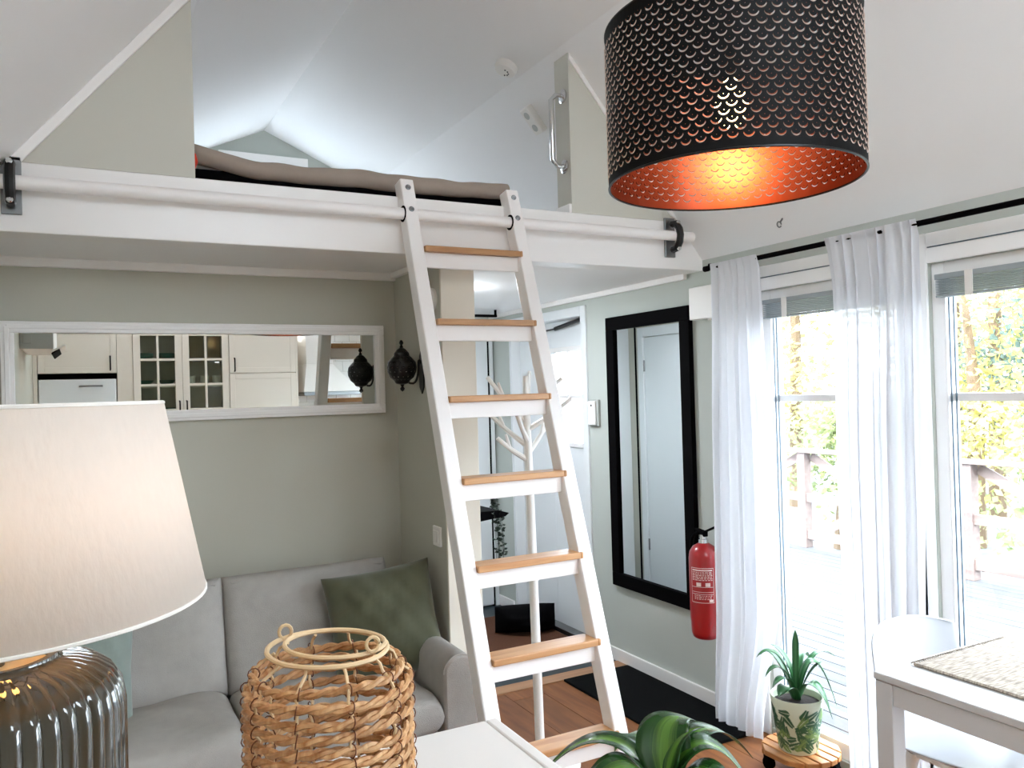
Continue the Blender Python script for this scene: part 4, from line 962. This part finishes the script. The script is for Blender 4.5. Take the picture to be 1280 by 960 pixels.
# ------------------------------------------------------------------ kitchen behind the viewer (seen in the wide mirror)
KF, KB = -.5, YK
def panel_door(name, x0, x1, z0, z1, parent, handle=None, y=KF):
    o = MB().box(x0+.002, x1-.002, y-.018, y, z0+.002, z1-.002).box(x0+.002, x0+.05, y, y+.004, z0+.002, z1-.002).box(x1-.05, x1-.002, y, y+.004, z0+.002, z1-.002).box(x0+.05, x1-.05, y, y+.004, z1-.05, z1-.002).box(x0+.05, x1-.05, y, y+.004, z0+.002, z0+.05).build(name, 'cab', parent, bevel=.002)
    if handle:
        hx, hz, vert = handle
        e_ = Vector((0, 0, .12)) if vert else Vector((.14, 0, 0)); p = Vector((hx, y+.004, hz)); oy = Vector((0, .028, 0))
        MB().tube([p, p+oy, p+oy+e_, p+e_], .006, 8).build('handle', 'black', o, smooth=True)
    return o
fg = thing('fridge', 'white fridge under a cupboard seen in the wide mirror', 'fridge', (0, -.7, 0))
B(-.31, .285, KB+.01, KF-.07, .02, 1.80).build('body', 'fridge', fg, bevel=.01)
for a, b_ in ((.03, .75), (.76, 1.80)):
    o = B(-.305, .28, KF-.068, KF-.01, a, b_).build('door', 'fridge', fg, bevel=.012)
    MB().tube([(-.0, KF-.01, b_-.06 if b_ > 1 else b_-.05), (-.0, KF+.02, b_-.06 if b_ > 1 else b_-.05), (.17, KF+.02, b_-.06 if b_ > 1 else b_-.05), (.17, KF-.01, b_-.06 if b_ > 1 else b_-.05)], .008, 8).build('handle', 'steel', o, smooth=True)
uc = thing('wall_cupboard', 'cream cupboard above the fridge seen in the wide mirror', 'cabinet', (0, -.7, 1.85))
B(-.31, .285, KB+.001, KF-.02, 1.85, 2.20).build('body', 'cab', uc)
panel_door('door', -.31, .285, 1.85, 2.235, uc, (.235, 1.875, True))
tag(B(-.343, -.312, KB+.01, KF+.005, 0, 2.2).build('side_panel', 'cab'), 'narrow cream panel between fridge and left wall seen in the wide mirror', 'panel')
tag(B(.288, .411, KB+.001, KF-.012, 0, 2.235).build('filler_panel', 'cab'), 'tall cream filler panel between fridge and glazed cupboard', 'panel')
B(-.31, .285, KB+.01, KF-.03, 1.805, 1.848).build('vent_gap', 'black', uc)
gc = thing('glass_cabinet', 'cream glazed cupboard with twelve small panes seen in the wide mirror', 'cabinet', (.815, -.7, 1.46))
gx0, gx1, gz0, gz1 = .413, 1.215, 1.462, 2.235
MB().box(gx0, gx0+.018, KB+.001, KF-.02, gz0, gz1).box(gx1-.018, gx1, KB+.001, KF-.02, gz0, gz1).box(gx0, gx1, KB+.001, KF-.02, gz0, gz0+.018).box(gx0, gx1, KB+.001, KF-.02, gz1-.018, gz1).box(gx0, gx1, KB+.001, KB+.012, gz0, gz1).box(.806, .822, KB+.001, KF-.02, gz0, gz1).build('body', 'cab', gc)
for z in (1.715, 1.96): B(gx0+.018, gx1-.018, KB+.012, KF-.04, z, z+.016).build('shelf', 'cab', gc)
def gdoor(x0, x1, hx):
    fw = .06; zs = [gz0+fw, 0, 0, gz1-fw]; hgt = (zs[3]-zs[0]-.04)/3; xs = (x0+fw, (x0+x1)/2-.01, (x0+x1)/2+.01, x1-fw)
    m_ = MB().box(x0+.002, x0+fw, KF-.018, KF, gz0+.002, gz1-.002).box(x1-fw, x1-.002, KF-.018, KF, gz0+.002, gz1-.002).box(x0+fw, x1-fw, KF-.018, KF, gz0+.002, gz0+fw).box(x0+fw, x1-fw, KF-.018, KF, gz1-fw, gz1-.002)
    m_.box(xs[1], xs[2], KF-.016, KF-.002, zs[0], zs[3])
    for k in (1, 2): m_.box(x0+fw, xs[1], KF-.016, KF-.002, zs[0]+k*hgt+(k-1)*.02, zs[0]+k*hgt+k*.02).box(xs[2], x1-fw, KF-.016, KF-.002, zs[0]+k*hgt+(k-1)*.02, zs[0]+k*hgt+k*.02)
    d_ = m_.build('door', 'cab', gc, bevel=.002)
    for k in range(3):
        for a, b_ in ((xs[0], xs[1]), (xs[2], xs[3])): B(a, b_, KF-.011, KF-.008, zs[0]+k*(hgt+.02), zs[0]+k*(hgt+.02)+hgt).build('pane', 'cabglass', d_)
    MB().tube([(hx, KF, 1.475), (hx, KF+.028, 1.475), (hx, KF+.028, 1.59), (hx, KF, 1.59)], .006, 8).build('handle', 'black', d_, smooth=True)
gdoor(gx0, .814, .785); gdoor(.814, gx1, .845)
k_ = 0
rows_ = [('bottom', 1.481), ('middle', 1.732), ('top', 1.977)]
for row, z in rows_:
    for side_, xx in (('left', .52), ('right', .70)):
        o = MB().lathe([(.03, 0), (.035, .004), (.078, .05), (.075, .05), (.035, .01), (0, .01)] if row != 'top' else [(.04, 0), (.072, .012), (.078, .05), (.074, .05), (.068, .015), (0, .012)], (xx, -.70, z+.0005), 24).build('bowl', 'copperbowl', smooth=True)
        tag(o, 'green bowl on the %s cupboard shelf, %s of the pair' % (row, side_), 'bowl', 'green bowls in the glazed cupboard')
for nm, xx, zz, mt_ in (('leftmost', .90, 1.732, 'white'), ('middle', 1.02, 1.732, 'white'), ('rightmost', 1.125, 1.732, 'white')):
    o = MB().lathe([(.03, 0), (.036, .004), (.042, .085), (.039, .085), (.033, .008), (0, .008)], (xx, -.66, zz+.0005), 22).build('cup', 'tile', smooth=True); tag(o, 'white cup behind the cupboard glass, %s of three' % nm, 'cup', 'cups in the glazed cupboard')
pc = thing('wall_cupboard', 'plain cream double height wall cupboard seen in the wide mirror', 'cabinet', (1.52, -.7, 1.46))
B(1.217, 1.823, KB+.001, KF-.02, 1.462, 2.235).build('body', 'cab', pc)
panel_door('door', 1.217, 1.823, 1.832, 2.235, pc, (1.262, 1.85, True)); panel_door('door', 1.217, 1.823, 1.462, 1.828, pc, (1.56, 1.475, False))
B(1.825, 1.845, KB+.001, KF-.01, 1.45, 2.235).build('side_panel', 'cab', pc)
hd = thing('range_hood', 'white tapering cooker hood seen in the wide mirror', 'range hood', (2.2, -.75, 1.603))
MB().prism([(1.90, 1.64), (2.46, 1.64), (2.19, 1.91), (1.93, 1.91)], 1, KB+.009, KF-.02).build('canopy', 'white', hd, bevel=.004)
B(1.93, 2.19, KB+.009, KF-.02, 1.91, 2.5).build('chimney', 'white', hd, bevel=.003)
B(1.90, 2.46, KB+.009, KF-.015, 1.605, 1.64).build('rim', 'steel', hd, bevel=.003)
tl_ = thing('wall_tiles', 'white brick tile panel behind the cooker hood', 'tiles', (2.3, KB, .92), None, 'structure')
tile0 = None
for r_ in range(17):
    for c in range(6):
        x0 = 1.87+c*.152-(.076 if r_ % 2 else 0); x1 = min(x0+.149, 2.745); x0 = max(x0, 1.87)
        z = .93+r_*.102
        if x1-x0 < .03 or z+.1 > roof_z(x1)-.02: continue
        B(x0, x1, KB, KB+.008, z, z+.099).build('tile', 'tile', tl_)
bc = thing('base_cabinet', 'cream kitchen base cabinets under the worktop', 'cabinet', (1.5, -.6, 0))
B(.413, 2.74, KB+.001, -.33, .08, .86).build('body', 'cab', bc)
for k in range(5):
    x0 = .42+k*.463; panel_door('door', x0, x0+.46, .09, .855, bc, (x0+.16, .80, False), -.31)
wt_ = B(.413, 2.745, KB+.009, -.29, .862, .90).build('worktop', 'oak', bevel=.003); tag(wt_, 'wooden kitchen worktop along the back wall', 'worktop')
# air conditioner on the left wall
ac = thing('air_conditioner', 'white wall air conditioner with grey end seen in the wide mirror', 'air conditioner', (XL, .8, 1.95))
B(XL+.002, XL+.20, .35, 1.10, 1.96, 2.19).build('housing', 'plastic', ac, bevel=.02)
B(XL+.002, XL+.195, 1.10, 1.106, 1.965, 2.185).build('end_plate', 'acgrey', ac, bevel=.002)
MB().lathe([(.012, 0), (.012, .002), (0, .002)], (XL+.11, 1.106, 2.12), 12, Matrix.Rotation(R(-90), 3, 'X')).build('screw', 'black', ac)
B(XL+.02, XL+.07, 1.106, 1.112, 2.0, 2.06).build('cover', 'acgrey', ac, bevel=.002)
MB().obox((XL+.225, .73, 1.972), (.09, .70, .012), Matrix.Rotation(R(-28), 3, 'Y')).build('louvre', 'plastic', ac, bevel=.004)
MB().obox((XL+.205, .73, 1.952), (.06, .68, .01), Matrix.Rotation(R(-40), 3, 'Y')).build('louvre', 'black', ac, bevel=.003)
# fill lamps added over the kitchen, out of view, to brighten the room
for yy, lab in ((-.35, 'added round fill lamp over the kitchen, nearer the cabinets'), (.45, 'added round fill lamp over the kitchen, nearer the counter')):
    z = roof_z(.85); p = Vector((.85, yy, z)); rt_ = Matrix.Rotation(math.pi-math.atan(.45), 3, 'Y')
    cl = thing('fill_lamp', lab, 'lamp', p, 'added fill lamps')
    MB().lathe([(.16, 0), (.16, .03), (.15, .035), (0, .035)], p, 36, rt_).build('housing', 'plastic', cl, smooth=True)
    MB().lathe([(.14, .036), (.13, .05), (0, .055)], p, 36, rt_, cap=False).build('diffuser', emit('kitchen_fill_glow', '#f8faff', 11), cl, smooth=True)

# ------------------------------------------------------------------ outside: deck, railing, trees
dk = struct(B(XR+WT, 6.72, -4, 9, -.32, -.14).build('deck', 'deckw'), 'grey wooden deck outside the glass doors')
for k in range(31):
    x0 = XR+WT+.004+k*.1232
    B(x0, x0+.116, -4, 9, -.135, -.11).build('deck_plank', 'deckw', dk)
ra = thing('deck_railing', 'weathered wooden deck railing with crossed braces', 'railing', (6.62, 3, -.11))
B(6.56, 6.70, -4, 9, .87, .905).build('top_rail', 'railw', ra, bevel=.004)
B(6.60, 6.64, -4, 9, .36, .45).build('mid_rail', 'railw', ra, bevel=.004)
B(6.60, 6.64, -4, 9, -.02, .07).build('bottom_rail', 'railw', ra, bevel=.004)
ys = [4.27+1.78*k for k in range(-4, 3)]
for yy in ys: B(6.58, 6.68, yy-.05, yy+.05, -.11, .87).build('post', 'railw', ra, bevel=.004)
for a, b_ in zip(ys, ys[1:]):
    for s_ in (0, 1):
        p0 = Vector((6.655+.02*s_, a+.06, .0 if s_ else .83)); p1 = Vector((6.655+.02*s_, b_-.06, .83 if s_ else .0)); d_ = p1-p0
        MB().obox((p0+p1)/2, (.02, d_.length, .09), Matrix.Rotation(math.atan2(d_.z, d_.y), 3, 'X')).build('brace', 'railw', ra)
struct(B(-30, 60, -45, 60, -.75, -.60).build('ground', 'grass'), 'pale green lawn beyond the deck')
def tree(name, label, x, y, h, r, mat, nleaf, seed, low=.15, lsz=.16, group='trees beyond the deck'):
    rnd = random.Random(seed); t_ = thing(name, label, 'tree', (x, y, -.6), group)
    MB().tube([(x, y, -.62), (x+.1, y, h*.4), (x+.05, y+.1, h*.95)], [.13, .09, .03], 8).build('trunk', 'bark', t_, smooth=True)
    cl = [Vector((x+rnd.gauss(0, r*.5), y+rnd.gauss(0, r*.5), h*(low+(1-low)*rnd.random()))) for _ in range(26)]
    lv = MB()
    for _ in range(nleaf):
        c = rnd.choice(cl); d_ = Vector((rnd.gauss(0, 1), rnd.gauss(0, 1), rnd.gauss(0, .8)))*r*.26; p = c+d_
        a = Vector((rnd.uniform(-1, 1), rnd.uniform(-1, 1), rnd.uniform(-1, 1))).normalized(); b2 = a.orthogonal().normalized(); s = lsz*rnd.uniform(.6, 1.3)
        lv.add([p-a*s*.5, p+b2*s*.3, p+a*s*.5, p-b2*s*.3], [(0, 1, 2, 3)])
    tag(lv.build('foliage', mat, t_, recalc=False), None, kind='stuff')
tree('birch_tree', 'yellow leaved tree left in the narrow glass door', 11.2, 10.4, 6.5, 2.0, 'leafyellow', 5000, 1)
tree('birch_tree', 'pale green tree behind the railing in the narrow glass door', 13.5, 8.9, 6.0, 2.2, 'leafy', 5000, 2)
tree('fir_tree', 'bluish green tall tree in the wide glass door', 12.5, 7.6, 8.0, 1.7, 'leafblue', 6000, 3)
tree('birch_tree', 'yellow green tree behind the railing in the wide glass door', 10.2, 6.5, 3.0, 1.3, 'leafyellow', 3500, 4, .1, .12)
tree('birch_tree', 'pale tree farthest right in the wide glass door', 12.5, 3.5, 6.5, 2.2, 'leafy', 5000, 5)
tree('hedge_bush', 'low green bush behind the deck railing, left one', 8.8, 7.4, 1.2, 1.0, 'leafy', 3000, 6, .0, .1, 'bushes behind the deck railing')
tree('hedge_bush', 'low green bush behind the deck railing, right one', 8.9, 4.6, 1.1, 1.0, 'leafy', 3000, 7, .0, .1, 'bushes behind the deck railing')
bpy.context.view_layer.update()
